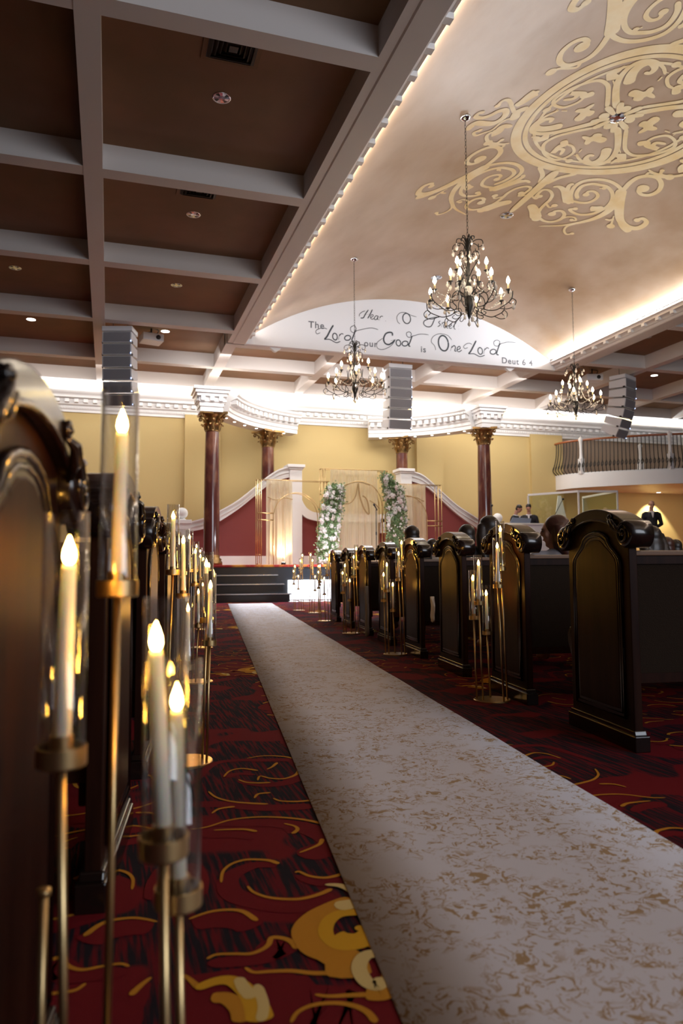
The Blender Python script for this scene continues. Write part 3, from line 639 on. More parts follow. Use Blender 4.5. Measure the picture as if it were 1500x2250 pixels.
for i, h in enumerate(hs):
    y0 = -0.62+0.29*i; xr = [1.52, 1.40, 1.28][i]
    MB().use(M_BLACK).box(-3.2, xr-0.04, y0+0.03, 0.24, 0 if i == 0 else hs[i-1]-0.03, h-0.035).build('riser', steps)
    MB().use(mat('tread_black', (0.03, 0.035, 0.045), 0.12)).box(-3.2, xr, y0, y0+0.33, h-0.032, h).build('tread', steps, 0.008)
    MB().use(mat('nosing_highlight', (0.45, 0.47, 0.52), 0.25, 0.9)).box(-3.2, xr-0.02, y0-0.006, y0+0.012, h-0.022, h+0.002).build('nosing', steps)  # added metal strip stands in for the highlight on the tread edge
# white panelled front right of the steps, its brightness put in as emission
fp = empty('front_panel', A(2.95, 16.95), -TH, 'white low stage front panel, brightness painted as glow, right of the black steps', 'panel')
MB().use(M_PANELGLOW).box(-1.24, 2.6, -0.06, 0.12, 0.02, 0.47).build('panel', fp, 0.01)
sc = MB(); sc.use(M_WHITE)
for i in range(13):
    for j in range(3):
        sc.add([(-1.2+0.28*i+0.14*(j % 2)+0.12*cos(2*pi*q/16), -0.14-0.22*j+0.09*sin(2*pi*q/16), 0.008) for q in range(16)], [tuple(range(16))], False)
sp = empty('scalloped_mat', A(2.95, 16.8), -TH, 'white scalloped mat on the carpet below the bright panel', 'mat'); sc.build('scallop', sp); sp_c = None
area('front_panel_fill', A(2.95, 16.3, 1.6), A(0, 0.5, -1.0), 1.8, 0.3, 60, (0.9, 0.94, 1.0))  # added lamp to brighten the panel, no fixture there
# ---- runner
rn = MB(); rn.use(M_RUN)
NR = 60
def rz_(i): return 0.006+0.0015*sin(i*1.3)
vs_ = []
for i in range(NR+1):
    b = -1.0+(15.75+1.0)*i/NR
    for a in (0.315, 0.55, 0.78, 1.0, 1.235):
        p = A(a, b, rz_(i)); vs_.append(tuple(p))
rn.add(vs_, [(5*i+j, 5*i+j+1, 5*i+j+6, 5*i+j+5) for i in range(NR) for j in range(4)], True)
# object coordinates along the runner are stretched by the mapping of the cloth print only through the real print size
o = rn.build('aisle_runner'); md = o.modifiers.new('thick', 'SOLIDIFY'); md.thickness = 0.003
tag(o, 'long off-white aisle runner with wispy gold print on the carpet', 'carpet runner')
# ================================================================== PEWS
def arcpts(cx, cz, r, a0, a1, n):
    return [(cx+r*cos(radians(a0+(a1-a0)*i/n)), cz+r*sin(radians(a0+(a1-a0)*i/n))) for i in range(n+1)]
def spiral(cy, cz, r0, r1, a0, turns, n=22):
    return [(cy+(r0+(r1-r0)*i/n)*cos(a0+turns*2*pi*i/n), cz+(r0+(r1-r0)*i/n)*sin(a0+turns*2*pi*i/n)) for i in range(n+1)]
def cap_outline(t_out, t_in):
    # arch over the end panel between the two volutes (y,z)
    R = 0.555; cz = 1.012-R
    a = [(R+t_out)*0, 0]
    out = arcpts(0, cz, R+t_out, 58, 122, 20); inn = arcpts(0, cz, R-t_in, 122, 58, 20)
    return out+inn
def pew_panel_outline():
    R = 0.50; cz = 1.012-0.555
    return [(-0.262, 0.06), (0.262, 0.06), (0.262, 0.87)] + arcpts(0, cz, 0.53, 58, 122, 16)[1:-1] + [(-0.262, 0.87)]
def inset_outline(k=0.0):
    # arched raised panel: straight sides, S shoulders, round head
    w = 0.205-k; pts = [(-w, 0.125+k), (w, 0.125+k), (w, 0.765)]
    sh = [(w, 0.765), (w-0.010, 0.790), (w-0.040, 0.815), (w-0.075, 0.838), (w-0.093, 0.860-k*0.4)]
    hd = [(w-0.098, 0.876-k*0.7), (0.082-k*0.6, 0.892-k), (0.045, 0.903-k), (0, 0.908-k)]
    R_ = sh[1:]+hd
    L_ = [(-a, b) for a, b in R_[::-1][1:]]
    return pts+R_+L_+[(-w, 0.765)]
def make_pew(mir, length):
    """mir=+1: body runs to +x (right of the aisle), aisle face at x=0; mir=-1 the mirror"""
    s = mir
    root = empty('church_pew')
    X = lambda a, b: sorted((s*a, s*b))
    # end panel, plinth
    MB().use(M_WOOD).prism(pew_panel_outline(), *X(0.008, 0.045), 'yz').build('end_panel', root, 0.003)
    MB().use(M_WOODD).box(*X(-0.006, 0.062), -0.285, 0.285, 0, 0.065).prism([(-0.275, 0.065), (0.275, 0.065), (0.268, 0.085), (-0.268, 0.085)], *X(0.0, 0.055), 'yz').build('plinth', root, 0.004)
    MB().use(M_WOOD).prism(inset_outline(0.030), *X(-0.001, 0.012), 'yz').build('raised_field', root, 0.004)
    MB().use(M_WOODD).prism(inset_outline(0.0), *X(0.001, 0.010), 'yz').build('sunk_band', root)
    m = MB().use(M_WOODD)
    for k_, r_, dx in ((0.0, 0.009, 0.004), (0.017, 0.006, 0.003)):
        o3 = inset_outline(k_); m.tube([(s*dx, a, b) for a, b in o3], r_, 6, closed=True)
    m.build('panel_moulding', root)
    # arched cap
    m = MB().use(M_WOODD); m.prism(cap_outline(0.0, 0.052), *X(-0.014, 0.088), 'yz', smooth=False)
    m.tube([(s*-0.012, a, b) for a, b in arcpts(0, 0.457, 0.505, 60, 120, 20)], 0.007, 6)
    m.build('arched_cap', root, 0.004)
    for q in (-1, 1):
        m = MB().use(M_WOODD); cy, cz = q*0.272, 0.890
        n = 28
        prof = [(s*-0.022, 0.030), (s*-0.022, 0.044), (s*-0.010, 0.052), (s*0.088, 0.052), (s*0.092, 0.044), (s*0.092, 0.0)]
        vs = []; fs = []
        for i in range(n):
            a = 2*pi*i/n
            for px, r in prof: vs.append((px, cy+r*cos(a), cz+1.12*r*sin(a)))
        for i in range(n):
            j = (i+1) % n
            for p in range(len(prof)-1): fs.append((i*6+p, j*6+p, j*6+p+1, i*6+p+1))
        m.add(vs, fs, True)
        m.prism([(cy+0.034*cos(2*pi*i/20), cz+0.036*sin(2*pi*i/20)) for i in range(20)], *X(-0.012, 0.0), 'yz')
        m.tube([(s*(-0.022-0.004*i/22), a, b) for i, (a, b) in enumerate(spiral(cy, cz, 0.044, 0.012, pi/2, 1.35*q))], [0.008-0.0002*i for i in range(23)], 6)
        m.ball((s*-0.020, cy, cz), (0.010, 0.012, 0.012), 10, 6)
        # curling leaf running from the volute up along the cap
        for (y1, z1, rr) in ((0.225, 0.935, 0.011), (0.200, 0.955, 0.010), (0.180, 0.950, 0.009)):
            m.tube([(s*-0.014, q*(y1+0.035), z1-0.05), (s*-0.024, q*(y1+0.012), z1-0.028), (s*-0.026, q*(y1-0.006), z1-0.006), (s*-0.018, q*(y1-0.03), z1+0.004)], [0.004, rr, rr*0.8, 0.003], 7)
        m.tube([(s*-0.018, a, b) for a, b in spiral(q*0.165, 0.968, 0.015, 0.005, 0, 1.1*q, 14)], 0.005, 6)
        m.ball((s*-0.020, q*0.165, 0.968), 0.007, 8, 6)
        m.build('scroll_volute', root)
    # seat back, rail, seat, seat end, far end
    MB().use(M_UPH).box(*X(0.045, length), -0.225, -0.185, 0.30, 0.785).build('seat_back', root)
    MB().use(M_WOOD).box(*X(0.045, length), -0.235, -0.178, 0.765, 0.80).box(*X(0.045, length), -0.23, -0.18, 0.27, 0.31).build('back_frame', root)
    MB().use(M_RAILTOP).box(*X(0.045, length), -0.245, -0.165, 0.80, 0.822).build('top_rail', root, 0.004)
    m = MB().use(M_UPH)
    prof = [(-0.19, 0.37), (0.32, 0.39), (0.355, 0.41), (0.36, 0.44), (0.33, 0.458), (-0.19, 0.445)]
    m.prism(prof, *X(0.045, length), 'yz').build('seat_cushion', root, 0.01)
    m = MB().use(M_WOODD)
    e = [(-0.18, 0.20), (0.26, 0.24), (0.33, 0.30), (0.37, 0.38), (0.378, 0.43), (0.35, 0.462), (0.30, 0.45), (-0.18, 0.37)]
    m.prism(e, *X(0.045, 0.075), 'yz').build('seat_end', root, 0.006)
    for xx in (length*0.5, length-0.05): MB().use(M_WOODD).box(*X(xx, xx+0.04), -0.22, 0.26, 0.0, 0.37).build('support', root)
    return root
M_RAILTOP = mat('polished_rail', (0.16, 0.09, 0.055), 0.16, coat=0.8)
PEWB = [3.065+1.045*k for k in range(8)]
pr = make_pew(1, 7.0); tr = tree(pr)
for i, b in enumerate(PEWB):
    o = pr if i == 0 else copy_tree(tr)
    o.location = A(1.695, b); o.rotation_euler = (0, 0, -TH)
    tag(o, ('dark carved wooden pew right of the runner, ' + ('the nearest to the camera' if i == 0 else 'farthest of its row, by the stage' if i == 7 else '%s in its row counting from the camera' % ORD[i])), 'pew', 'pews right of the aisle')
LPB = [2.03+1.045*k-1.045 for k in range(9)]
pl = make_pew(-1, 2.9); tl = tree(pl)
for i, b in enumerate(LPB):
    o = pl if i == 0 else copy_tree(tl)
    o.location = A(-0.235, b); o.rotation_euler = (0, 0, -TH)
    tag(o, ('dark carved wooden pew left of the runner, ' + ('blurred and largest, at the left edge' if i == 0 else 'farthest of its row, by the stage' if i == 8 else '%s in its row counting from the camera' % ORD[i])), 'pew', 'pews left of the aisle')

# ================================================================== CANDLE STANDS
def candle_stand(name_label, cx, cy, specs, disc=True, gl=0.285, scale=1.0, group='candle stands along the aisle'):
    """specs: (x,y at the base plate, x,y at the cup, cup bottom z, has_glass, candle lean)"""
    root = empty('candle_stand', (cx, cy, 0), -TH, name_label, 'candle stand', group)
    MB().use(M_BRASS).turned([(0, 0), (0.104, 0), (0.104, 0.006), (0.101, 0.009), (0, 0.009)], 40).build('base_plate', root)
    for bx, by, tx, ty, zc, has, lean in specs:
        zc *= scale
        MB().use(M_BRASS2).tube([(bx, by, 0.008), (tx, ty, zc)], 0.0052, 10).build('rod', root)
        if not has:
            MB().use(M_BRASS2).lathe([(0, -0.004), (0.008, -0.004), (0.008, 0.003), (0, 0.003)], 14, Mt(tx, ty, zc)).build('rod_cap', root); continue
        Mx = Mt(tx, ty, zc)
        cup = MB().use(M_BRASS2).turned([(0, 0), (0.0265, 0), (0.0275, 0.002), (0.0275, 0.022), (0.0260, 0.022), (0.0255, 0.006), (0.0125, 0.005), (0.0125, 0.034), (0.0100, 0.034), (0.0100, 0.006), (0, 0.006)], 28, Mx).build('cup', root)
        MB().use(M_GLASS).lathe([(0.0250, 0.008), (0.0250, gl), (0.0238, gl), (0.0238, 0.008)], 36, Mx).build('glass_cylinder', root)
        lx, ly = lean
        p0 = Vector((tx, ty, zc+0.012)); H_ = 0.214; p1 = p0+Vector((lx, ly, H_))
        cd = MB().use(M_WAX).tube([p0, p0+(p1-p0)*0.5, p0+(p1-p0)*0.97, p1], [0.0100, 0.0092, 0.0080, 0.0062], 16).build('candle', root)
        fl_ = MB().use(M_FLAME); q = p1+Vector((0, 0, -0.002))
        fl_.lathe([(0.0002, 0), (0.0052, 0.004), (0.0072, 0.010), (0.0062, 0.018), (0.0034, 0.026), (0.0003, 0.034)], 12, Mt(*q)).build('flame', cd)
    return root
BASE = [(0.08, -0.03, 0.060, -0.03, 0.733, 1, (0, 0)), (0.035, -0.085, 0.020, -0.075, 0.636, 1, (0.001, 0)), (0.01, 0.05, -0.004, 0.045, 0.365, 1, (0, 0.002)),
        (-0.063, -0.025, -0.076, -0.022, 0.54, 1, (0.003, 0)), (-0.080, 0.03, -0.088, 0.03, 0.454, 1, (-0.002, 0))]
def rot180(S): return [(-a, -b, -c, -d, z, h, (-l[0], -l[1])) for a, b, c, d, z, h, l in S]
RL = ['nearest of those by the right-hand pews', 'second from the camera by the right-hand pews', 'third from the camera by the right-hand pews', 'farthest of those by the right-hand pews']
for i, b in enumerate((4.02, 6.27, 8.34, 10.33)):
    p = A(1.565, b); candle_stand('gold stand of five glass-shaded candles, ' + RL[i], p.x, p.y, BASE)
LL = ['second from the camera on the left side', 'third from the camera on the left side', 'fourth from the camera on the left side', 'fifth from the camera on the left side', 'farthest one on the left side']
for i, b in enumerate((3.0, 5.06, 7.2, 9.3, 11.4)):
    p = A(-0.10, b); candle_stand('gold stand of five glass-shaded candles, ' + LL[i], p.x, p.y, rot180(BASE))
p = A(1.50, 13.0); candle_stand('gold stand of five candles in front of the bright white panel', p.x, p.y, BASE)
p = A(1.62, 12.2); candle_stand('gold stand of five candles just beyond the farthest right-hand pew', p.x+0.05, p.y, rot180(BASE))
# the near stand, written in camera-depth coordinates of its own plate
fw = Vector((sin(_yaw), cos(_yaw), 0)); rt = Vector((cos(_yaw), -sin(_yaw), 0))
def LD(l, d): v = rt*l+fw*d; return v
NC = LD(-0.262, 0.90)
near = []
for l0, d0, l1, d1, zc, has, ln in ((-0.308, 0.86, -0.316, 0.84, 0.540, 1, (0.004, 0)), (-0.300, 0.965, -0.305, 1.0, 0.722, 1, (0.003, 0.0)), (-0.192, 0.845, -0.200, 0.84, 0.442, 1, (-0.011, 0)), (-0.186, 0.90, -0.194, 0.89, 0.366, 1, (-0.004, 0)), (-0.352, 0.885, -0.348, 0.88, 0.387, 0, (0, 0))):
    a = LD(l0, d0)-NC; b_ = LD(l1, d1)-NC; R_ = Matrix.Rotation(TH, 4, 'Z'); a = R_ @ a; b_ = R_ @ b_
    near.append((a.x, a.y, b_.x, b_.y, zc, has, ln))
candle_stand('gold candle stand with blurred glass cylinders, nearest the camera at left', NC.x, NC.y, near)

# ================================================================== CHANDELIERS
def arm_mesh(m, az, R0, zb, rout, zcup, M0):
    def P(r, z): return (r*cos(az), r*sin(az), z)
    L1 = [(0.05, zb+0.05), (0.10, zb+0.10), (0.17, zb+0.10), (0.22, zb+0.04), (0.22, zb-0.05), (0.17, zb-0.10), (0.20, zb-0.15), (0.30, zb-0.17), (0.38, zb-0.14), (rout-0.02, zb-0.06), (rout, zcup-0.02)]
    k = rout/0.46
    m.tube(catmull([P(r*k if r > 0.05 else r, z) for r, z in L1], 4), 0.0065, 5)
    L2 = [(0.36, zb-0.155), (0.44, zb-0.175), (0.52, zb-0.15), (0.545, zb-0.09), (0.50, zb-0.05), (0.465, zb-0.09), (0.49, zb-0.12)]
    m.tube(catmull([P(r*k, z) for r, z in L2], 4), 0.0055, 5)
    L3 = [(0.20, zb-0.15), (0.12, zb-0.12), (0.10, zb-0.18), (0.15, zb-0.22), (0.20, zb-0.19), (0.17, zb-0.16)]
    m.tube(catmull([P(r*k, z) for r, z in L3], 4), 0.005, 5)
drop_me = None
def make_chandelier():
    root = empty('chandelier')
    zt = -1.68                       # top of the iron body below the ceiling rose
    MB().use(M_CHROME).lathe([(0, 0.0), (0.075, 0.0), (0.07, -0.03), (0.04, -0.05), (0.012, -0.06), (0, -0.075)], 24).build('ceiling_rose', root)
    m = MB().use(M_IRON); z = -0.07; i = 0
    while z > zt:
        a = 0 if i % 2 else pi/2
        m.tube([(0.011*cos(q)*cos(a), 0.011*cos(q)*sin(a), z-0.026+0.028*sin(q)) for q in [j*pi/4 for j in range(8)]], 0.003, 4, closed=True); z -= 0.046; i += 1
    m.build('chain', root)
    B = zt-1.0
    m = MB().use(M_IRON).lathe([(0.004, zt+0.02), (0.02, zt-0.02), (0.035, zt-0.05), (0.018, zt-0.12), (0.012, zt-0.30), (0.03, zt-0.42), (0.016, zt-0.48), (0.03, zt-0.60), (0.045, zt-0.66), (0.045, zt-0.78), (0.06, zt-0.84), (0.06, zt-0.90), (0.03, zt-0.98), (0.018, zt-1.04), (0.004, zt-1.08)], 16)
    m.build('stem', root)
    m = MB().use(M_CRYST).lathe([(0.03, zt-0.62), (0.05, zt-0.66), (0.052, zt-0.76), (0.03, zt-0.80)], 10, smooth=False).build('glass_column', root)
    for k in range(6):
        az = 2*pi*k/6+0.3; m = MB().use(M_IRON)
        def P(r, z): return (r*cos(az), r*sin(az), zt+z)
        m.tube(catmull([P(0.02, -0.16), P(0.06, -0.06), P(0.12, -0.03), P(0.19, -0.05), P(0.20, -0.11), P(0.15, -0.13), P(0.14, -0.09)], 4), 0.006, 5)
        m.tube(catmull([P(0.03, -0.03), P(0.05, 0.03), P(0.09, 0.02), P(0.08, -0.01)], 4), 0.007, 5)
        m.tube(catmull([P(0.02, -0.50), P(0.07, -0.40), P(0.14, -0.30), P(0.14, -0.20), P(0.08, -0.18), P(0.06, -0.24), P(0.10, -0.26)], 4), 0.006, 5)
        m.build('scroll', root)
    ARM = []
    for k in range(8): ARM.append((2*pi*k/8+0.10, 0.51, zt-0.86, zt-0.76))
    for k in range(4): ARM.append((2*pi*k/4+0.55, 0.27, zt-0.64, zt-0.50))
    for az, ro, zb, zc in ARM:
        m = MB().use(M_IRON); arm_mesh(m, az, 0.05, zb+0.03, ro, zc, None)
        x, y = ro*cos(az), ro*sin(az)
        m.lathe([(0.004, -0.05), (0.014, -0.03), (0.012, -0.012), (0.040, 0.004), (0.034, 0.008), (0.012, 0.0)], 10, Mt(x, y, zc))
        a = m.build('arm', root)
        MB().use(M_SLEEVE).lathe([(0.012, 0), (0.012, 0.085), (0, 0.085)], 10, Mt(x, y, zc)).build('candle_sleeve', a)
        MB().use(M_BULB).lathe([(0.004, 0.085), (0.019, 0.098), (0.024, 0.118), (0.018, 0.148), (0.002, 0.182)], 10, Mt(x, y, zc)).build('bulb', a)
    # crystal drops
    global drop_me
    dm = MB().use(M_CRYST).lathe([(0.001, 0.0), (0.007, -0.008), (0.004, -0.016), (0.014, -0.036), (0.012, -0.048), (0.001, -0.060)], 7, smooth=False)
    d0 = dm.build('crystal_drop', root); pos = []
    for az, ro, zb, zc in ARM:
        for q in (-0.6, 0.6): pos.append(((ro+0.03)*cos(az)+0.03*sin(az)*q*2, (ro+0.03)*sin(az)-0.03*cos(az)*q*2, zc-0.0))
        pos.append(((ro*1.12)*cos(az), (ro*1.12)*sin(az), zb-0.06))
    for k in range(6):
        az = 2*pi*k/6+0.3
        for r, z in ((0.20, -0.10), (0.14, -0.30), (0.10, -0.20), (0.08, -0.55)): pos.append((r*cos(az), r*sin(az), zt+z))
    pos += [(0, 0, zt-1.08), (0.05, 0, zt-1.0), (-0.05, 0.02, zt-1.0)]
    d0.location = pos[0]
    for q in pos[1:]:
        d = d0.copy(); COL.objects.link(d); d.parent = root; d.location = q
        sc_ = random.uniform(1.1, 1.9); d.scale = (sc_, sc_, sc_)
    # bead garlands
    for k in range(8):
        az0, az1 = 2*pi*k/8+0.10, 2*pi*(k+1)/8+0.10
        m = MB().use(M_CRYST); n = 16; m.tube([((0.51-0.18*sin(pi*u/8))*cos(az0+(az1-az0)*u/8), (0.51-0.18*sin(pi*u/8))*sin(az0+(az1-az0)*u/8), zt-0.78-0.11*sin(pi*u/8)) for u in range(9)], 0.003, 4)
        for i in range(n):
            u = i/(n-1); az = az0+(az1-az0)*u; r = 0.51-0.18*sin(pi*u); z_ = zt-0.78-0.11*sin(pi*u)
            m.ball((r*cos(az), r*sin(az), z_), 0.011, 5, 4)
        m.build('bead_garland', root)
    for k in range(4):
        az0 = 2*pi*k/4+0.55; m = MB().use(M_CRYST); n = 22
        for i in range(n):
            u = i/(n-1); r = 0.27*(1-u)+0.46*u; z_ = zt-0.52+(-0.26)*u-0.14*sin(pi*u); az = az0+(0.35)*u
            m.ball((r*cos(az), r*sin(az), z_), 0.010, 5, 4)
        m.build('bead_garland', root)
    return root
ch = make_chandelier(); ct = tree(ch)
CHP = [((4.42, 8.37), 'largest black iron chandelier with lit candle bulbs and amber crystals'), ((4.44, 13.06), 'smaller-looking iron chandelier hanging before the left half of the lettered gable'),
       ((9.38, 13.09), 'iron chandelier hanging at right beside the right-hand speaker column'), ((9.38, 8.37), 'iron chandelier cut off by the right edge, near the ceiling medallion')]
for i, ((x, y), lb) in enumerate(CHP):
    o = ch if i == 0 else copy_tree(ct); o.location = (x, y, VZ+sqrt(VR*VR-(x-VX)**2)-0.005); o.rotation_euler = (0, 0, 0.4*i)
    tag(o, lb, 'chandelier', 'chandeliers under the vault')

# ================================================================== CEILING FITTINGS
def downlight(x, y, z, lit, label, nrm=None, r=0.105):
    root = empty('recessed_light', (x, y, z), 0, label, 'ceiling light', 'recessed lights in the ceiling')
    if nrm is not None: root.rotation_euler = (0, nrm, 0)
    MB().use(M_CHROME if not lit else M_WHITE).lathe([(r*0.86, -0.001), (r, -0.004), (r*1.02, 0.001), (r*0.86, 0.003)], 28).build('trim_ring', root)
    if lit: MB().use(M_LIT).lathe([(0, -0.003), (r*0.86, -0.002)], 24).build('lens', root)
    else:
        m = MB().use(M_REFL)
        for q in range(12):      # reflector bowl; bright and dark reflections painted as alternating facets
            a0, a1 = 2*pi*q/12, 2*pi*(q+1)/12
            m.use((M_REFL, M_CHROME, M_DARK)[(q*5) % 3]); m.add([(r*0.86*cos(a0), r*0.86*sin(a0), -0.0015), (r*0.86*cos(a1), r*0.86*sin(a1), -0.0015), (r*0.4*cos(a1+0.1), r*0.4*sin(a1+0.1), -0.0045), (r*0.4*cos(a0+0.1), r*0.4*sin(a0+0.1), -0.0045)], [(0, 1, 2, 3)], False)
        m.lathe([(0, -0.0055), (r*0.4, -0.0045)], 12); m.build('reflector', root)
    return root
rows = [7.98, 10.87, 13.77, 16.6, 19.2]; rn_ = ['nearest row', 'second row', 'third row', 'fourth row', 'row next to the stage wall']
for i, y in enumerate(rows):
    lit = i >= 3
    downlight(1.14, y, ZP-0.001, lit, '%s recessed light in coffer left of the vault, %s' % ('lit white' if lit else 'unlit chrome', rn_[i]))
    if i >= 2: downlight(-1.66, y, ZP-0.001, lit, '%s recessed light in coffer at the left edge, %s' % ('lit white' if lit else 'unlit chrome', rn_[i]))
for x, y, lb in ((3.82, 19.25, 'lit white recessed light in far coffer above the left columns'), (9.0, 19.2, 'lit white recessed light in far coffer right of the middle speaker column'), (11.66, 19.25, 'lit white recessed light in far coffer below the gable reference text'),
                 (14.57, 16.67, 'lit white recessed light right of the right speaker column')):
    downlight(x, y, ZP-0.001, True, lb)
downlight(11.94, 13.86, ZP-0.001, False, 'unlit recessed light in coffer at the right behind the vault beam')
for y, lb in ((8.38, 'chrome recessed light at the centre of the painted ceiling medallion'), (11.44, 'chrome recessed light at the foot of the painted medallion'), (14.46, 'chrome recessed light on the vault left of the largest chandelier')):
    downlight(VX, y, VZ+VR-0.004, False, lb, r=0.12)
def vent(x, y, label):
    root = empty('ceiling_vent', (x, y, ZP-0.001), 0, label, 'air vent', 'square vents in the coffers')
    MB().use(M_PANEL).box(-0.30, 0.30, -0.30, 0.30, -0.012, 0).build('frame', root)
    MB().use(M_DARK).box(-0.25, 0.25, -0.25, 0.25, -0.016, -0.012).build('throat', root)
    for i in range(4):
        h = 0.24-0.048*i; g_ = h-0.03; z0, z1 = -0.018, -0.046-0.004*i
        m = MB().use(M_VENT)
        P0 = [(-h, -h), (h, -h), (h, h), (-h, h)]; P1 = [(-g_, -g_), (g_, -g_), (g_, g_), (-g_, g_)]
        m.add([(a, b, z0) for a, b in P0]+[(a, b, z1) for a, b in P1], [(j, (j+1) % 4, 4+(j+1) % 4, 4+j) for j in range(4)], False)
        o = m.build('louvre', root); md = o.modifiers.new('t', 'SOLIDIFY'); md.thickness = 0.004
    MB().use(M_VENT).box(-0.045, 0.045, -0.045, 0.045, -0.065, -0.05).build('centre_plate', root)
vent(1.13, 7.08, 'bronze square air vent near the top, nearest of three'); vent(1.13, 10.02, 'bronze square air vent in the second coffer, partly behind the beam'); vent(1.15, 12.92, 'bronze air vent barely showing behind the third beam')

# ================================================================== SPEAKER COLUMNS, PROJECTORS
def line_array(x, y, yaw, label, n=6, ztop=5.62, grille=None, tilts=(0, 2, 5, 9, 14, 20)):
    root = empty('speaker_column', (x, y, ztop), yaw, label, 'loudspeaker', 'hanging speaker columns')
    MB().use(M_SPKW).box(-0.31, 0.31, -0.24, 0.2, 0.0, 0.10).build('flying_frame', root, 0.006)
    m = MB().use(M_DARK)
    for q in (-0.15, 0.15): m.tube([(q, 0, 0.10), (q, 0, ZP-ztop)], 0.008, 6)
    m.build('hanging_rod', root)
    py, pz = 0.0, -0.01
    for i in range(n):
        t = radians(tilts[i]); h = 0.235
        Mx = Matrix.Translation((0, py, pz)) @ Matrix.Rotation(t, 4, 'X')
        b = MB().use(M_SPKW); b.prism([(-0.24, -h), (0.22, -h+0.03), (0.22, -0.03), (-0.24, -0.006)], -0.30, 0.30, 'yz', M=Mx)
        o = b.build('speaker_box', root, 0.006)
        MB().use(M_SPKG).box(-0.275, 0.275, -0.246, -0.236, -h+0.012, -0.018, Mx).build('grille', o)
        MB().use(M_BLUELED).box(0.283, 0.293, -0.25, -0.24, -h+0.03, -h+0.04, Mx).build('status_light', o)
        mm = MB().use(M_DARK)
        for q in (-0.304, 0.304): mm.box(q-0.006, q+0.006, -0.22, -0.16, -h-0.012, -h+0.03, Mx)
        mm.build('rigging_plate', o)
        # hinge at the front edge: the lower boxes curl back
        py += -0.24*(1-cos(t))*0+ (h+0.008)*sin(t)*1.0; pz -= (h+0.008)*cos(t)
    return root
line_array(0.16, 15.6, -radians(17), 'grey speaker column of six boxes hanging above the left pews')
line_array(6.75, 16.6, 0, 'grey speaker column of six boxes hanging at the middle, under the gable', tilts=(0, 1, 2, 4, 7, 11))
line_array(12.85, 15.9, radians(26), 'curved speaker column of six boxes hanging before the right balcony', tilts=(0, 4, 9, 15, 21, 27))
def projector(x, y, z, yaw, label):
    root = empty('projector', (x, y, z), yaw, label, 'projector', 'ceiling projectors')
    MB().use(M_SPKW).box(-0.23, 0.23, -0.2, 0.2, 0, 0.17).build('housing', root, 0.02)
    MB().use(M_DARK).lathe([(0, 0.02), (0.05, 0.02), (0.05, 0), (0, 0)], 16, Mt(0.1, -0.205, 0.08, rx=pi/2)).build('lens', root)
    m = MB().use(M_DARK)
    m.tube([(0, 0, 0.17), (0, 0, ZP-z)], 0.018, 8); m.tube(catmull([(-0.1, 0.1, 0.17), (-0.02, 0.08, 0.26), (0.1, 0.02, 0.2), (0.16, 0.0, 0.3), (0.02, 0.0, 0.33)], 5), 0.01, 5)
    m.build('mount', root)
projector(0.83, 16.5, 5.77, radians(12), 'white projector hanging right of the left speaker column')
projector(12.45, 16.6, 5.74, radians(-15), 'white projector hanging left of the right speaker column')
def wedge(x, y, label):
    root = empty('ceiling_sensor', (x, y, ZC), 0, label, 'sensor', 'small white beam-mounted sensors')
    MB().use(M_WHITE).prism([(-0.14, 0), (0.14, 0), (0.02, -0.09), (-0.02, -0.09)], -0.05, 0.05, 'xz').build('shell', root, 0.006)
wedge(3.55, YG+0.15, 'white triangular sensor under the gable beam at left'); wedge(9.6, YG+0.15, 'white triangular sensor under the gable beam at right')
# ================================================================== COLUMNS AND CURVED ENTABLATURES
def make_column(ztop):
    root = empty('marble_column')
    zc = ztop-0.47
    MB().use(M_CAPG).lathe([(0, 0), (0.27, 0), (0.27, 0.08), (0.24, 0.10), (0.25, 0.15), (0.20, 0.18), (0.21, 0.23), (0.185, 0.26)], 32).build('base', root)
    MB().use(M_MARBLE).lathe([(0.195, 0.24), (0.197, 1.0), (0.188, 2.2), (0.170, zc)], 40).build('shaft', root)
    m = MB().use(M_CAPG).lathe([(0.16, zc-0.01), (0.18, zc), (0.18, zc+0.03), (0.155, zc+0.04), (0.165, zc+0.2), (0.21, zc+0.36), (0.26, zc+0.42)], 24)
    m.prism([(-0.34, -0.34), (0, -0.27), (0.34, -0.34), (0.27, 0), (0.34, 0.34), (0, 0.27), (-0.34, 0.34), (-0.27, 0)], zc+0.42, zc+0.475, 'xy')
    o = m.build('capital', root)
    lf = MB().use(M_CAPG)
    for ring, (r0, z0, h, n, off) in enumerate(((0.185, 0.03, 0.16, 10, 0), (0.195, 0.12, 0.19, 10, 0.5))):
        for k in range(n):
            a = 2*pi*(k+off)/n; u = Vector((cos(a), sin(a), 0)); w_ = Vector((-sin(a), cos(a), 0))
            pr_ = [(r0, 0, 0.035), (r0+0.015, h*0.5, 0.05), (r0+0.04, h*0.85, 0.045), (r0+0.085, h, 0.035), (r0+0.095, h-0.035, 0.015)]
            vs = []
            for r, z, wd in pr_:
                for q in (-1, 0, 1): vs.append(u*(r+(0.012 if q == 0 else 0))+w_*(wd*q)+Vector((0, 0, zc+z0+z)))
            lf.add(vs, [(3*i+j, 3*i+j+1, 3*i+j+4, 3*i+j+3) for i in range(4) for j in range(2)], True)
            lf.ball(tuple(u*(r0+0.085)+Vector((0, 0, zc+z0+h-0.02))), 0.02, 6, 5)
    for k in range(4):
        a = pi/4+pi/2*k; u = Vector((cos(a), sin(a), 0))
        pts = [u*r+Vector((0, 0, zc+z)) for r, z in ((0.19, 0.26), (0.28, 0.34), (0.37, 0.40), (0.41, 0.37), (0.39, 0.325), (0.35, 0.335), (0.36, 0.37))]
        lf.tube(catmull(pts, 3), 0.02, 6)
    lf.build('acanthus_leaves', o)
    return root
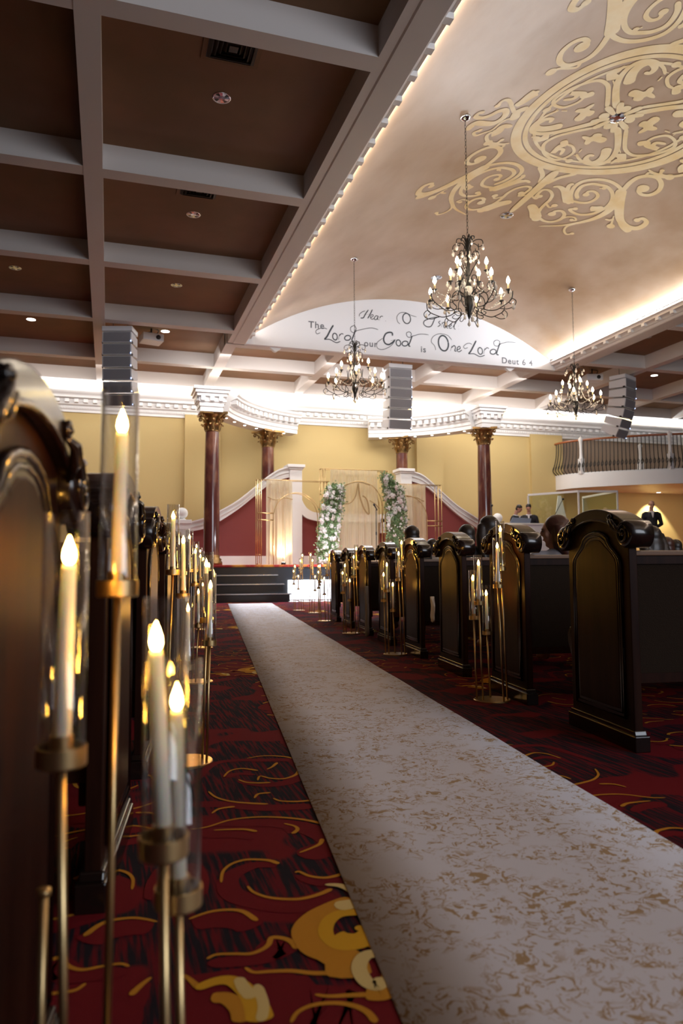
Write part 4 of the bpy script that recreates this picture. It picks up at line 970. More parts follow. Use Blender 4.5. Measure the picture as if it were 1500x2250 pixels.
cpos = [((2.43, 18.3), 'red-brown marble column with gilded capital, leftmost of four'), ((4.27, 20.3), 'marble column behind the left curved wall, second from the left'),
        ((8.37, 20.3), 'marble column behind the right white pedestal, third from the left'), ((10.04, 18.3), 'red-brown marble column with gilded capital, rightmost of four')]
col = make_column(4.63-ZS); ctree = tree(col)
for i, ((x, y), lb) in enumerate(cpos):
    o = col if i == 0 else copy_tree(ctree); o.location = (x, y, ZS); o.rotation_euler = (0, 0, 0.4*i); tag(o, lb, 'column', 'marble columns on the stage', 'thing')
CX, CY, CR_ = 6.25, 16.8, 4.03
def entab(a0, a1, blk, label):
    root = empty('curved_entablature', (0, 0, 0), 0, label, 'entablature', 'curved entablatures over the columns'); root['kind'] = 'thing'
    prof = [(-0.16, 4.62), (0.28, 4.62), (0.28, 4.72), (0.31, 4.74), (0.31, 4.82), (0.34, 4.85), (0.34, 4.97), (0.40, 5.0), (0.50, 5.04), (0.50, 5.09), (0.56, 5.13), (0.58, 5.18), (0.5, 5.2), (-0.16, 5.2)]
    n = 40; vs = []; fs = []; m = MB().use(M_WHITE); K = len(prof)
    for i in range(n+1):
        a = radians(a0+(a1-a0)*i/n)
        for d, z in prof: r = CR_-d; vs.append((CX+r*cos(a), CY+r*sin(a), z))
    for i in range(n):
        for p in range(K): q = (p+1) % K; fs.append((i*K+p, (i+1)*K+p, (i+1)*K+q, i*K+q))
    fs.append(tuple(range(K))); fs.append(tuple(range(n*K, (n+1)*K))[::-1])
    m.add(vs, fs, False); m.build('beam', root)
    m = MB().use(M_WHITE); nd = int(abs(radians(a1-a0))*CR_/0.22)
    for i in range(nd):
        a = radians(a0+(a1-a0)*(i+0.5)/nd); u = Vector((cos(a), sin(a), 0)); Mx = Matrix.Translation((CX+(CR_-0.42)*cos(a), CY+(CR_-0.42)*sin(a), 0)) @ Matrix.Rotation(a, 4, 'Z')
        m.box(-0.08, 0.10, -0.055, 0.055, 4.90, 5.01, Mx)
    m.build('bracket_course', root)
    m = MB().use(M_WHITE); nd = int(abs(radians(a1-a0))*CR_/0.08)
    for i in range(nd):
        a = radians(a0+(a1-a0)*(i+0.5)/nd); Mx = Matrix.Translation((CX+(CR_-0.52)*cos(a), CY+(CR_-0.52)*sin(a), 0)) @ Matrix.Rotation(a, 4, 'Z')
        m.box(-0.012, 0.03, -0.02, 0.02, 5.045, 5.085, Mx)
    m.build('dentil_course', root)
    # end block over the front column
    x, y = blk[0]+(-0.06 if blk[0] < 6 else 0.06), blk[1]-0.06; m = MB().use(M_WHITE)
    for e, z0, z1 in ((0.28, 4.615, 4.74), (0.30, 4.74, 4.85), (0.32, 4.85, 4.98), (0.37, 4.98, 5.06), (0.41, 5.06, 5.14), (0.45, 5.14, 5.205)): m.box(x-e, x+e, y-e, y+e, z0, z1)
    for q in (-0.22, 0.0, 0.22):
        m.box(x+q-0.05, x+q+0.05, y-0.37, y-0.32, 4.87, 4.98); m.box(x-0.37, x-0.32, y+q-0.05, y+q+0.05, 4.87, 4.98); m.box(x+0.32, x+0.37, y+q-0.05, y+q+0.05, 4.87, 4.98)
    m.build('corner_block', root)
    for i in range(6):
        a = radians(a0+(a1-a0)*(i+0.7)/6.4); MB().use(M_LIT).lathe([(0, -0.004), (0.035, -0.003), (0.035, 0)], 12, Mt(CX+(CR_-0.12)*cos(a), CY+(CR_-0.12)*sin(a), 4.62)).build('puck_light', root)
entab(156, 107, (2.43, 18.3), 'white curved dentilled entablature over the two left columns')
entab(24, 73, (10.04, 18.3), 'white curved dentilled entablature over the two right columns')

# ================================================================== RED SCREEN WALL WITH SWOOPING COPING
def screen(s, cx, label):
    """s=+1 left half as seen, mirrored for the right half about x=cx"""
    X = lambda x: cx+s*(x-6.31)
    root = empty('screen_wall', (0, 0, 0), 0, label, 'screen wall'); root['kind'] = 'thing'
    top = [(1.70, 1.90), (1.98, 1.92), (2.39, 2.04), (2.74, 2.22), (3.22, 2.50), (3.71, 2.89), (4.08, 3.20), (4.33, 3.36), (4.63, 3.44)]
    bot = [(1.70, 1.69), (2.02, 1.71), (2.39, 1.79), (2.74, 1.97), (3.22, 2.29), (3.71, 2.69), (4.14, 3.03), (4.63, 3.19)]
    t_ = [tuple(p) for p in catmull(top, 5)]; b_ = [tuple(p) for p in catmull(bot, 5)]
    Y0 = 19.2
    def pz(m, poly, y0, y1): m.prism([(X(a), b) for a, b in poly], y0, y1, 'xz')
    m = MB().use(M_REDW); pz(m, [(1.70, ZS)]+[(a, b+0.02) for a, b in b_]+[(4.63, ZS)], Y0, Y0+0.12); m.build('red_panel', root)
    m = MB().use(M_WHITE); pz(m, t_+b_[::-1], Y0-0.10, Y0+0.22)
    lip = [(a, b+0.035) for a, b in t_]; pz(m, lip+t_[::-1], Y0-0.16, Y0+0.26)
    mid = [(a, b-0.10) for a, b in t_]; mid2 = [(a, b-0.125) for a, b in t_]; pz(m, mid+mid2[::-1], Y0-0.13, Y0)
    m.build('swooping_coping', root)
    m = MB().use(M_WHITE); m.box(*sorted((X(1.70), X(5.5))), Y0-0.04, Y0+0.14, ZS, 1.07); m.build('white_skirting', root)
    m = MB().use(M_WHITE); x0, x1 = sorted((X(4.61), X(4.95))); m.box(x0, x1, Y0-0.14, Y0+0.24, ZS, 3.40)
    m.box(x0-0.03, x1+0.03, Y0-0.17, Y0+0.27, 3.40, 3.45); m.box(x0-0.07, x1+0.07, Y0-0.21, Y0+0.31, 3.45, 3.53); m.build('pier', root, 0.008)
    it = [(4.95, 2.60), (5.02, 2.46), (5.12, 2.34), (5.29, 2.255), (5.55, 2.226)]; ib = [(4.95, 2.20), (5.05, 2.11), (5.20, 2.05), (5.42, 2.01), (5.55, 2.00)]
    it = [tuple(p) for p in catmull(it, 5)]; ib = [tuple(p) for p in catmull(ib, 5)]
    m = MB().use(M_WHITE); pz(m, it+ib[::-1], Y0-0.10, Y0+0.22); m.box(*sorted((X(5.44), X(5.55))), Y0-0.1, Y0+0.2, 1.70, 2.1); m.build('inner_coping', root)
    m = MB().use(M_REDW); pz(m, [(4.95, ZS)]+[(a, b+0.02) for a, b in ib]+[(5.55, ZS)], Y0, Y0+0.12); m.build('inner_red_panel', root)
    m = MB().use(M_WHITE); x = X(1.80); m.box(x-0.19, x+0.19, Y0-0.14, Y0+0.24, ZS, 1.90); m.box(x-0.22, x+0.22, Y0-0.17, Y0+0.27, 1.90, 2.0)
    m.lathe([(0.10, 0), (0.10, 0.02), (0.05, 0.05)], 16, Mt(x, Y0+0.05, 2.0)); m.build('end_pier', root, 0.008)
    MB().use(M_WHITE).ball((x, Y0+0.05, 2.18), 0.145, 24, 16).build('ball_finial', root)
screen(1, 6.31, 'dark red screen wall with white swooping top, left of the drapes')
screen(-1, 6.46, 'dark red screen wall with white swooping top, right of the drapes')
m = MB().use(M_WHITE); m.box(5.55, 7.22, 19.1, 19.42, 2.0, 2.22)
lw = empty('low_wall', (0, 0, 0), 0, 'low red wall section behind the central drape', 'wall section'); lw['kind'] = 'structure'; m.build('coping', lw); MB().use(M_REDW).box(5.55, 7.22, 19.2, 19.32, ZS, 2.0).build('red_panel', lw)

# ================================================================== GOLD FRAMES, DRAPES
def frame(x0, x1, h, acx, ar, aspring, y, label, bars=None):
    root = empty('gold_arch_frame', (0, 0, 0), 0, label, 'gold frame', 'gold wire frames on the stage')
    r = 0.011
    for dy in (0, 0.22):
        m = MB().use(M_BRASS2)
        for xx in (x0, x0+0.09, x1-0.09, x1): m.tube([(xx, y+dy, ZS), (xx, y+dy, h)], r, 6)
        m.tube([(x0, y+dy, h), (x1, y+dy, h)], r, 6)
        for xa in (x0, x1-0.09):
            for z in (ZS+0.02, ZS+0.25, h-0.35, h-0.22): m.tube([(xa, y+dy, z), (xa+0.09, y+dy, z)], r*0.8, 6)
        m.build('rectangle', root)
        m = MB().use(M_BRASS2); m.tube([(acx-ar, y+dy, ZS), (acx-ar, y+dy, aspring)]+[(acx+ar*cos(a), y+dy, aspring+ar*1.03*sin(a)) for a in [pi-pi*i/24 for i in range(25)]]+[(acx+ar, y+dy, aspring), (acx+ar, y+dy, ZS)], r, 6)
        m.tube([(acx-ar, y+dy, aspring+ar), (acx-ar, y+dy, h)], r, 6) if False else None
        m.build('arch', root)
    m = MB().use(M_BRASS2)
    for xx in (x0, x1):
        for z in (h, ZS+0.02): m.tube([(xx, y, z), (xx, y+0.22, z)], r, 6)
    for bx0, bx1, z in (bars or []): m.tube([(bx0, y, z), (bx1, y, z)], r*1.4, 6)
    m.build('cross_bar', root)
frame(3.50, 5.35, 2.95, 4.50, 0.60, 2.02, 17.85, 'gold wire frame with inner arch, left of the flower columns', [(3.5, 3.9, 1.94), (3.5, 3.9, 2.11)])
frame(5.20, 7.03, 3.30, 6.22, 0.62, 2.36, 18.0, 'tallest gold wire frame with inner arch, at the centre of the stage')
frame(7.22, 8.49, 2.94, 7.46, 0.60, 2.02, 17.85, 'gold wire frame with inner arch, right of the flower columns', [(8.06, 8.49, 1.97), (8.06, 8.49, 1.84)])
def drape(x0, x1, ztop, y, label, swag=None, flare=0.03):
    m = MB().use(M_SHEER); nx, nz = 90, 14; rnd = random.Random(int(x0*100)); ph = [rnd.uniform(0, 6) for _ in range(5)]
    vs = []
    for j in range(nz+1):
        z = ZS+0.01+(ztop-ZS-0.01)*j/nz; fl_ = 1+flare*(1-j/nz)
        for i in range(nx+1):
            u = i/nx; x = (x0+x1)/2+(u-0.5)*(x1-x0)*fl_
            yy = y+0.035*sin(u*(x1-x0)*34+ph[0]+0.3*sin(j*0.4))+0.02*sin(u*(x1-x0)*71+ph[1])+0.012*sin(u*11+j*0.3+ph[2])
            vs.append((x, yy, z))
    m.add(vs, [(j*(nx+1)+i, j*(nx+1)+i+1, (j+1)*(nx+1)+i+1, (j+1)*(nx+1)+i) for j in range(nz) for i in range(nx)], True)
    o = m.build('sheer_drape'); tag(o, label, 'drape', 'sheer drapes on the gold frames')
    if swag:
        s_ = MB().use(mat('gold_swag', (0.45, 0.32, 0.15), 0.7))
        for pts, r in swag: s_.tube(catmull(pts, 6), r, 6)
        s_.build('gathered_swag', o)
drape(3.74, 4.40, 2.95, 17.95, 'cream sheer drape on the left gold frame, glowing at its foot', [([(3.76, 17.9, 2.52), (3.95, 17.88, 2.45), (4.2, 17.88, 2.5), (4.4, 17.9, 2.47)], 0.012)])
drape(5.46, 6.77, 3.295, 18.1, 'widest cream sheer drape hanging behind the microphone', [([(5.62, 18.0, 2.80), (5.95, 17.98, 2.93), (6.2, 17.98, 2.98), (6.5, 17.98, 2.9)], 0.014), ([(5.7, 18.0, 2.40), (5.95, 17.98, 2.42), (6.1, 17.98, 2.6), (6.17, 17.98, 2.93)], 0.016), ([(6.18, 17.98, 2.95), (6.22, 17.98, 2.6), (6.35, 17.98, 2.25), (6.47, 17.98, 2.15), (6.42, 17.98, 2.5), (6.3, 17.98, 2.62)], 0.02), ([(6.5, 18.0, 2.5), (6.65, 17.98, 2.4), (6.76, 18.0, 2.3)], 0.014)])
drape(7.42, 8.06, 2.935, 17.95, 'cream sheer drape on the right gold frame beside the flowers', [([(7.5, 17.9, 2.62), (7.75, 17.88, 2.6), (8.0, 17.9, 2.5)], 0.012)])
# uplight at the foot of the left drape
ul = empty('floor_uplight', (4.12, 17.72, ZS), 0, 'small glowing uplight on the stage at the foot of the left drape', 'uplight')
MB().use(M_DARK).lathe([(0, 0), (0.06, 0), (0.055, 0.06), (0.045, 0.062)], 16).build('can', ul)
MB().use(mat('warm_lens', (1, 0.8, 0.5), 0.4, emit=18, emit_col=(1, 0.78, 0.5))).lathe([(0, 0.066), (0.045, 0.062)], 16).build('lens', ul)
d = bpy.data.lights.new('uplight_beam', 'SPOT'); d.energy = 60; d.spot_size = radians(110); d.spot_blend = 0.8; d.color = (1, 0.80, 0.55); d.shadow_soft_size = 0.04
o = bpy.data.objects.new('uplight_beam', d); COL.objects.link(o); o.location = (4.12, 17.72, ZS+0.09); o.rotation_euler = Vector((0, 0.35, 1)).to_track_quat('-Z', 'Y').to_euler()

# ================================================================== FLOWER COLUMNS
def blossom_mesh(mt):
    m = MB().use(mt)
    m.ball((0, 0, 0), (0.030, 0.022, 0.030), 9, 6)
    for ring, (n, r, y, s_) in enumerate(((5, 0.022, -0.016, 0.020), (6, 0.036, -0.004, 0.024))):
        for k in range(n):
            a = 2*pi*k/n+ring*0.5; c_ = (r*cos(a), y, r*sin(a)); m.ball(c_, (s_, 0.010, s_), 7, 4)
    return m
def small_blooms(P, wid, y, rnd, root, n):
    m = MB().use(M_PETAL)
    for _ in range(n):
        u = rnd.random(); i = min(int(u*(len(P)-1)), len(P)-2); c_ = P[i]; a = rnd.uniform(pi, 2*pi) if rnd.random() < 0.8 else rnd.uniform(0, pi); w_ = wid(u)*rnd.uniform(0.9, 1.12)
        p = (c_.x+w_*cos(a), y+0.65*w_*sin(a), c_.y+rnd.gauss(0, 0.02)); r = rnd.uniform(0.012, 0.024)
        for k in range(4): b = rnd.uniform(0, 6.3); m.ball((p[0]+r*0.7*cos(b), p[1]-0.004*k, p[2]+r*0.7*sin(b)), (r*0.8, r*0.4, r*0.8), 6, 4)
    o = m.build('small_blooms', root); o['kind'] = 'stuff'
def flower_column(path, wid, y, label, n_leaf, n_fl, seed):
    rnd = random.Random(seed); root = empty('flower_column', (0, 0, 0), 0, label, 'flower arrangement', 'floral columns beside the drape')
    P = catmull(path, 10)
    m = MB().use(M_LEAF)
    def pick(edge=False):
        u = rnd.random(); i = min(int(u*(len(P)-1)), len(P)-2); c_ = P[i]; w_ = wid(u)
        a = rnd.uniform(0, 2*pi); r = w_*(0.75+0.25*rnd.random() if edge else sqrt(rnd.random()))
        return Vector((c_.x+r*cos(a), y+0.65*r*sin(a), c_.y)), Vector((cos(a), sin(a)*0.65, 0)), u
    for _ in range(n_leaf):
        c_, nrm, u = pick(); c_ += Vector((rnd.gauss(0, 0.035), rnd.gauss(0, 0.03), rnd.gauss(0, 0.05)))
        d = (nrm+Vector((rnd.gauss(0, 0.7), rnd.gauss(0, 0.7), rnd.gauss(0, 0.8)))).normalized(); s_ = d.cross(Vector((rnd.gauss(0, 1), rnd.gauss(0, 1), rnd.gauss(0, 1)))).normalized()
        L_ = rnd.uniform(0.035, 0.075); W_ = L_*0.28
        m.add([c_, c_+d*L_*0.45+s_*W_, c_+d*L_, c_+d*L_*0.45-s_*W_], [(0, 1, 2, 3)], False)
    f = m.build('foliage', root); f['kind'] = 'stuff'
    MB().use(M_LEAF).tube([(p.x, y, p.y) for p in P], [wid(i/(len(P)-1))*0.3 for i in range(len(P))], 8).build('moss_core', root)
    small_blooms(P, wid, y, rnd, root, 170)
    b0 = [blossom_mesh(M_PETAL).build('blossom', root), blossom_mesh(M_PETALP).build('blossom', root)]
    for k in range(n_fl):
        src = b0[0] if rnd.random() < 0.75 else b0[1]
        o = b0[k] if k < 2 else src.copy()
        if k >= 2: COL.objects.link(o); o.parent = root
        c_, nrm, u = pick(True)
        if nrm.y > 0.15 and rnd.random() < 0.75: c_.y = 2*y-c_.y; nrm = Vector((nrm.x, -nrm.y, 0))
        o.location = c_+nrm*0.02; s_ = rnd.uniform(0.75, 1.45); o.scale = (s_, s_, s_)
        o.rotation_euler = (rnd.uniform(-0.5, 0.5), rnd.uniform(-3, 3), atan2(nrm.x, -nrm.y)*0.8)
flower_column([(5.22, ZS+0.05), (5.20, 1.3), (5.26, 1.9), (5.34, 2.4), (5.42, 2.80)], lambda u: 0.25 if u < 0.9 else 0.20, 17.5, 'leaning column of white roses and greenery left of the central drape', 8000, 98, 3)
flower_column([(7.05, ZS+0.05), (7.04, 1.5), (7.05, 2.1), (7.0, 2.5), (6.93, 2.80), (6.74, 3.10)], lambda u: 0.25 if u < 0.78 else 0.25-0.8*(u-0.78), 17.5, 'column of white roses and greenery right of the central drape', 8000, 98, 5)
# microphone on stand
ms = empty('microphone_stand', (6.34, 17.1, ZS), 0, 'black microphone stand in front of the central drape', 'microphone stand')
m = MB().use(M_DARK); m.lathe([(0, 0), (0.13, 0), (0.13, 0.015), (0.02, 0.03), (0, 0.03)], 20); m.build('base', ms)
MB().use(M_DARK).tube([(0, 0, 0.02), (0, 0, 0.8), (0, 0, 1.36)], 0.011, 8).lathe([(0.018, 0.72), (0.02, 0.76), (0.018, 0.80)], 10).build('pole', ms)
MB().use(M_DARK).tube([(0.03, 0.0, 1.34), (-0.05, -0.02, 1.46)], [0.012, 0.020], 10).ball((-0.058, -0.022, 1.475), 0.03, 10, 8).build('microphone', ms)
PEOPLE_IN = [
 (2.53, 5.15, 1.133, 'woman with auburn hair in grey knit, seated and turned left in third right-hand pew', M_HAIRA, 1, M_GREYK, 1.05),
 (2.41, 6.20, 1.200, 'seated person with long dark hair seen from behind in fourth right-hand pew', M_HAIRD, 1, M_SUIT, 0.1),
 (2.28, 8.29, 1.230, 'seated dark-haired person whose head rises beside the right flower column', M_HAIRD, 0, M_SUIT, 0.0),
 (2.58, 7.24, 1.184, 'seated dark-haired person in fifth right-hand pew below the right screen wall', M_HAIRD, 0, M_SUIT, -0.2),
 (3.16, 10.38, 1.160, 'seated person in a pale grey top in the farthest right-hand pew', M_HAIRD, 0, mat('taupe_knit', (0.30, 0.27, 0.24), 0.9), 0.0),
 (3.99, 6.20, 1.115, 'seated person in black with dark hair, just right of the nearest right-hand pew end', M_HAIRD, 1, M_SUIT, 0.0),
 (5.54, 8.29, 1.100, 'seated person with brown hair below the standing man', M_HAIRA, 0, M_SUIT, 0.0),
 (6.38, 9.34, 1.109, 'seated dark-haired person, rightmost head below the standing man', M_HAIRD, 0, M_SUIT, 0.0),
]
# ================================================================== BALCONY
bc = [(14.1, 20.98), (14.12, 20.5), (14.4, 19.9), (15.35, 18.95), (16.65, 18.1), (18.5, 17.5), (20.5, 17.3), (22.9, 17.2)]
bcs = catmull(bc, 8)
m = MB().use(M_WHITE); poly = [(p.x, p.y) for p in bcs]+[(22.9, 21.0)]
m.prism(poly, 3.25, 3.69, 'xy')
out = [(p.x, p.y) for p in bcs]
def offs(pts, d):
    r = []
    for i, p in enumerate(pts):
        a = pts[max(i-1, 0)]; b = pts[min(i+1, len(pts)-1)]; t = Vector((b[0]-a[0], b[1]-a[1])).normalized(); r.append((p[0]+t.y*d*-1*-1, p[1]-t.x*d))
    return r
bal = struct(m.build('balcony_floor'))
rail_root = empty('balcony_railing', (0, 0, 0), 0, 'bellied wrought iron railing along the curved white balcony', 'railing')
ZB = 3.69; ZR = 4.79
MB().use(M_RAILW).tube([(p.x+0.02, p.y+0.06, ZR) for p in bcs], 0.036, 8).build('handrail', rail_root)
MB().use(M_WHITE).tube([(p.x+0.02, p.y+0.06, ZB+0.02) for p in bcs], 0.03, 6).build('bottom_rail', rail_root)
# resample the curve
def resample(pts, step):
    L = [0]
    for i in range(1, len(pts)): L.append(L[-1]+(Vector(pts[i])-Vector(pts[i-1])).length)
    res = []; s_ = 0; i = 0
    while s_ < L[-1]:
        while L[i+1] < s_: i += 1
        u = (s_-L[i])/(L[i+1]-L[i]); p = Vector(pts[i]).lerp(Vector(pts[i+1]), u); t = (Vector(pts[i+1])-Vector(pts[i])).normalized(); res.append((p, t)); s_ += step
    return res
bm_ = MB().use(M_IRON)
bm_.tube(catmull([(0, 0, 0.02), (0, -0.03, 0.05), (0, -0.13, 0.14), (0, -0.15, 0.24), (0, -0.09, 0.38), (0, -0.03, 0.6), (0, 0, 0.85), (0, 0, 1.09)], 5), 0.013, 5)
bm_.tube(catmull([(0, -0.15, 0.20), (0.03, -0.14, 0.26), (0.03, -0.12, 0.33), (-0.005, -0.10, 0.35), (-0.03, -0.12, 0.28), (-0.02, -0.145, 0.2)], 4), 0.011, 4)
bm_.ball((0, -0.09, 0.38), 0.02, 6, 5)
b0 = None; cnt = 0
for p, t in resample([(q.x, q.y) for q in bcs], 0.115):
    if p.x > 20: break
    if b0 is None: b0 = bm_.build('baluster', rail_root); o = b0
    else: o = b0.copy(); COL.objects.link(o); o.parent = rail_root
    o.location = (p.x+0.02, p.y+0.06, ZB); o.rotation_euler = (0, 0, atan2(t.y, t.x)); cnt += 1
    if cnt >= 98: break
def newel(x, y, z, h, parent, nm='newel_post'):
    m = MB().use(M_WHITE); m.box(x-0.075, x+0.075, y-0.075, y+0.075, z, z+h*0.42); m.lathe([(0.065, h*0.42), (0.05, h*0.5), (0.045, h*0.7), (0.055, h*0.88), (0.075, h*0.92), (0.075, h*0.97), (0.03, h), (0.0, h*1.05)], 14, Mt(x, y, z)); return m.build(nm, parent, 0.006)
newel(14.42, 19.92, ZB, 1.18, rail_root); newel(16.45, 18.27, ZB, 1.18, rail_root); newel(16.45, 19.6, ZB, 1.0, rail_root)
# wall washer over the standing man
ww = empty('wall_washer', (17.95, 20.55, 3.25), 0, 'round downlight under the balcony making the bright pool behind the standing man', 'ceiling light')
MB().use(M_WHITE).lathe([(0.07, -0.01), (0.09, -0.006), (0.09, 0)], 20).build('trim_ring', ww); MB().use(M_LIT).lathe([(0, -0.008), (0.07, -0.008)], 16).build('lens', ww)
d = bpy.data.lights.new('wall_washer_beam', 'SPOT'); d.energy = 260; d.spot_size = radians(78); d.spot_blend = 0.25; d.color = (1.0, 0.90, 0.62); d.shadow_soft_size = 0.05
o = bpy.data.objects.new('wall_washer_beam', d); COL.objects.link(o); o.location = (17.95, 20.45, 3.22); o.rotation_euler = Vector((0, 0.35, -1)).to_track_quat('-Z', 'Y').to_euler()
# ================================================================== GLASS BOOTH, DESK, MICROPHONES
gb = empty('glass_booth', (0, 0, 0), 0, 'clear panelled booth with white top rails on the right of the stage', 'glass booth')
GC = [(11.62, 18.6), (12.42, 17.33), (13.52, 17.1), (13.7, 18.9)]
for i in range(3):
    a, b = Vector((*GC[i], 0)), Vector((*GC[i+1], 0)); d = (b-a); L_ = d.length; rz = atan2(d.y, d.x); Mx = Mt(a.x, a.y, 0, rz=rz)
    MB().use(M_PANE).box(0.02, L_-0.02, -0.006, 0.006, ZS, 2.79, Mx).build('clear_panel', gb)
    MB().use(M_WHITE).box(0, L_, -0.03, 0.03, 2.79, 2.85, Mx).build('top_rail', gb)
for x, y in GC: MB().use(M_WHITE).box(x-0.02, x+0.02, y-0.02, y+0.02, ZS, 2.79).build('corner_post', gb)
um = empty('white_banner', (13.3, 19.6, ZS), 0, 'white tapering fabric banner inside the clear booth', 'banner')
MB().use(M_WHITE).prism([(-0.35, 0.55), (0.42, 0.55), (0.30, 1.3), (0.10, 2.1), (0.0, 2.1), (-0.12, 1.4)], -0.02, 0.02, 'xz').build('fabric', um)
MB().use(M_DARK).tube([(0.05, 0.03, 0), (0.05, 0.03, 2.1)], 0.012, 6).build('pole', um)
dk = empty('white_desk', (10.45, 16.75, ZS), 0.0, 'white counter on the stage in front of the two bowed men', 'desk')
MB().use(M_WHITE).box(-0.8, 0.8, -0.25, 0.25, 0.98, 1.03).build('desktop', dk, 0.01); MB().use(M_SPKW).box(-0.75, 0.75, -0.2, 0.2, 0, 0.98).build('body', dk)
kb = empty('music_rest', (10.2, 16.75, ZS+1.03), 0, 'tilted blue-grey music rest on the white counter', 'music rest')
MB().use(mat('slate_blue', (0.20, 0.24, 0.33), 0.5)).prism([(-0.3, 0.0), (0.3, 0.0), (0.34, 0.14), (-0.2, 0.16)], 0, 0.03, 'xz').build('board', kb)
def boom(x, y, h, l, yaw, label):
    r_ = empty('boom_stand', (x, y, ZS), yaw, label, 'microphone stand')
    m = MB().use(M_DARK)
    for k in range(3): m.tube([(0, 0, 0.15), (0.25*cos(k*2.1), 0.25*sin(k*2.1), 0.0)], 0.008, 5)
    m.build('tripod', r_); MB().use(M_DARK).tube([(0, 0, 0.1), (0, 0, h*0.72)], 0.012, 6).build('pole', r_)
    MB().use(M_DARK).tube([(-l*0.3, 0, h*0.72-0.12 if l < 0.8 else h*0.72), (l, 0, h)], 0.010, 6).ball((l, 0, h), 0.035, 8, 6).build('boom_arm', r_)
boom(12.15, 18.1, 1.85, 0.35, 0.2, 'black boom microphone stand reaching up inside the booth'); boom(9.75, 17.4, 1.55, 0.0, 0, 'low microphone stand left of the white counter')

# ================================================================== PEOPLE
def capsule(m, p, q, r1, r2, n=6):
    p, q = Vector(p), Vector(q)
    pts = [p+(q-p)*i/n for i in range(n+1)]; rr = [r1+(r2-r1)*i/n for i in range(n+1)]
    m.tube(pts, rr, 12); m.ball(tuple(p), r1, 12, 8); m.ball(tuple(q), r2, 12, 8)
def fuse(m, name, parent, mt, vox=0.012, sm=4):
    o = m.build(name, parent, m=mt); bm = bmesh.new(); bm.from_mesh(o.data); bmesh.ops.remove_doubles(bm, verts=bm.verts, dist=1e-5); bmesh.ops.recalc_face_normals(bm, faces=bm.faces); bm.to_mesh(o.data); bm.free()
    md = o.modifiers.new('fuse', 'REMESH'); md.mode = 'VOXEL'; md.voxel_size = vox; md.use_smooth_shade = True
    md = o.modifiers.new('soft', 'SMOOTH'); md.factor = 0.6; md.iterations = sm; return o
def head(m, c, yaw, bow, k=1.0):
    """skull, jaw, nose, ears, brows; face towards local -y before yaw"""
    R_ = Matrix.Translation(c) @ Matrix.Rotation(yaw, 4, 'Z') @ Matrix.Rotation(bow, 4, 'X') @ Matrix.Scale(k, 4)
    m.ball((0, 0.005, 0.035), (0.075, 0.092, 0.085), 18, 12, R_); m.ball((0, -0.022, -0.035), (0.056, 0.062, 0.070), 16, 10, R_)
    m.ball((0, -0.055, -0.088), (0.026, 0.022, 0.020), 10, 8, R_); m.ball((0, -0.080, 0.038), (0.050, 0.014, 0.012), 10, 6, R_)
    m.tube([(0, -0.086, 0.03), (0, -0.104, -0.008), (0, -0.086, -0.016)], [0.009, 0.014, 0.012], 8, M=R_)
    m.tube([(-0.024, -0.076, -0.048), (0, -0.086, -0.046), (0.024, -0.076, -0.048)], [0.006, 0.009, 0.006], 8, M=R_)
    for s in (-1, 1):
        m.ball((s*0.077, 0.008, 0.0), (0.010, 0.018, 0.032), 8, 6, R_); m.ball((s*0.042, -0.062, -0.01), (0.02, 0.016, 0.018), 8, 6, R_)
    return R_
def face_bits(root_o, R_, hair=None):
    e = MB().use(M_DARK)
    for s in (-1, 1): e.ball((s*0.030, -0.084, 0.015), (0.009, 0.006, 0.006), 8, 5, R_); e.box(s*0.030-0.016, s*0.030+0.016, -0.094, -0.086, 0.030, 0.035, R_)
    e.build('eyes_and_brows', root_o); mo = MB().use(mat('lips', (0.38, 0.13, 0.11), 0.5)); mo.ball((0, -0.088, -0.050), (0.020, 0.006, 0.005), 10, 5, R_); mo.build('mouth', root_o)
def hand(m, w, d, up, side):
    """palm with four unequal bent fingers and a thumb from its side; w wrist, d direction"""
    w = Vector(w); d = Vector(d).normalized(); up = Vector(up).normalized(); s_ = d.cross(up).normalized()*side
    capsule(m, w, w+d*0.07, 0.024, 0.032, 3)
    for i, L_ in enumerate((0.070, 0.080, 0.074, 0.058)):
        b = w+d*0.085+s_*(0.028-0.019*i); m.tube([b-d*0.02, b+d*L_*0.5, b+d*L_*0.8-up*L_*0.35, b+d*L_*0.75-up*L_*0.65], [0.0095, 0.009, 0.0085, 0.007], 8)
    t = w+d*0.03+s_*0.028; m.tube([t, t+s_*0.028+d*0.03-up*0.01, t+s_*0.026+d*0.06-up*0.02], [0.012, 0.010, 0.008], 8)
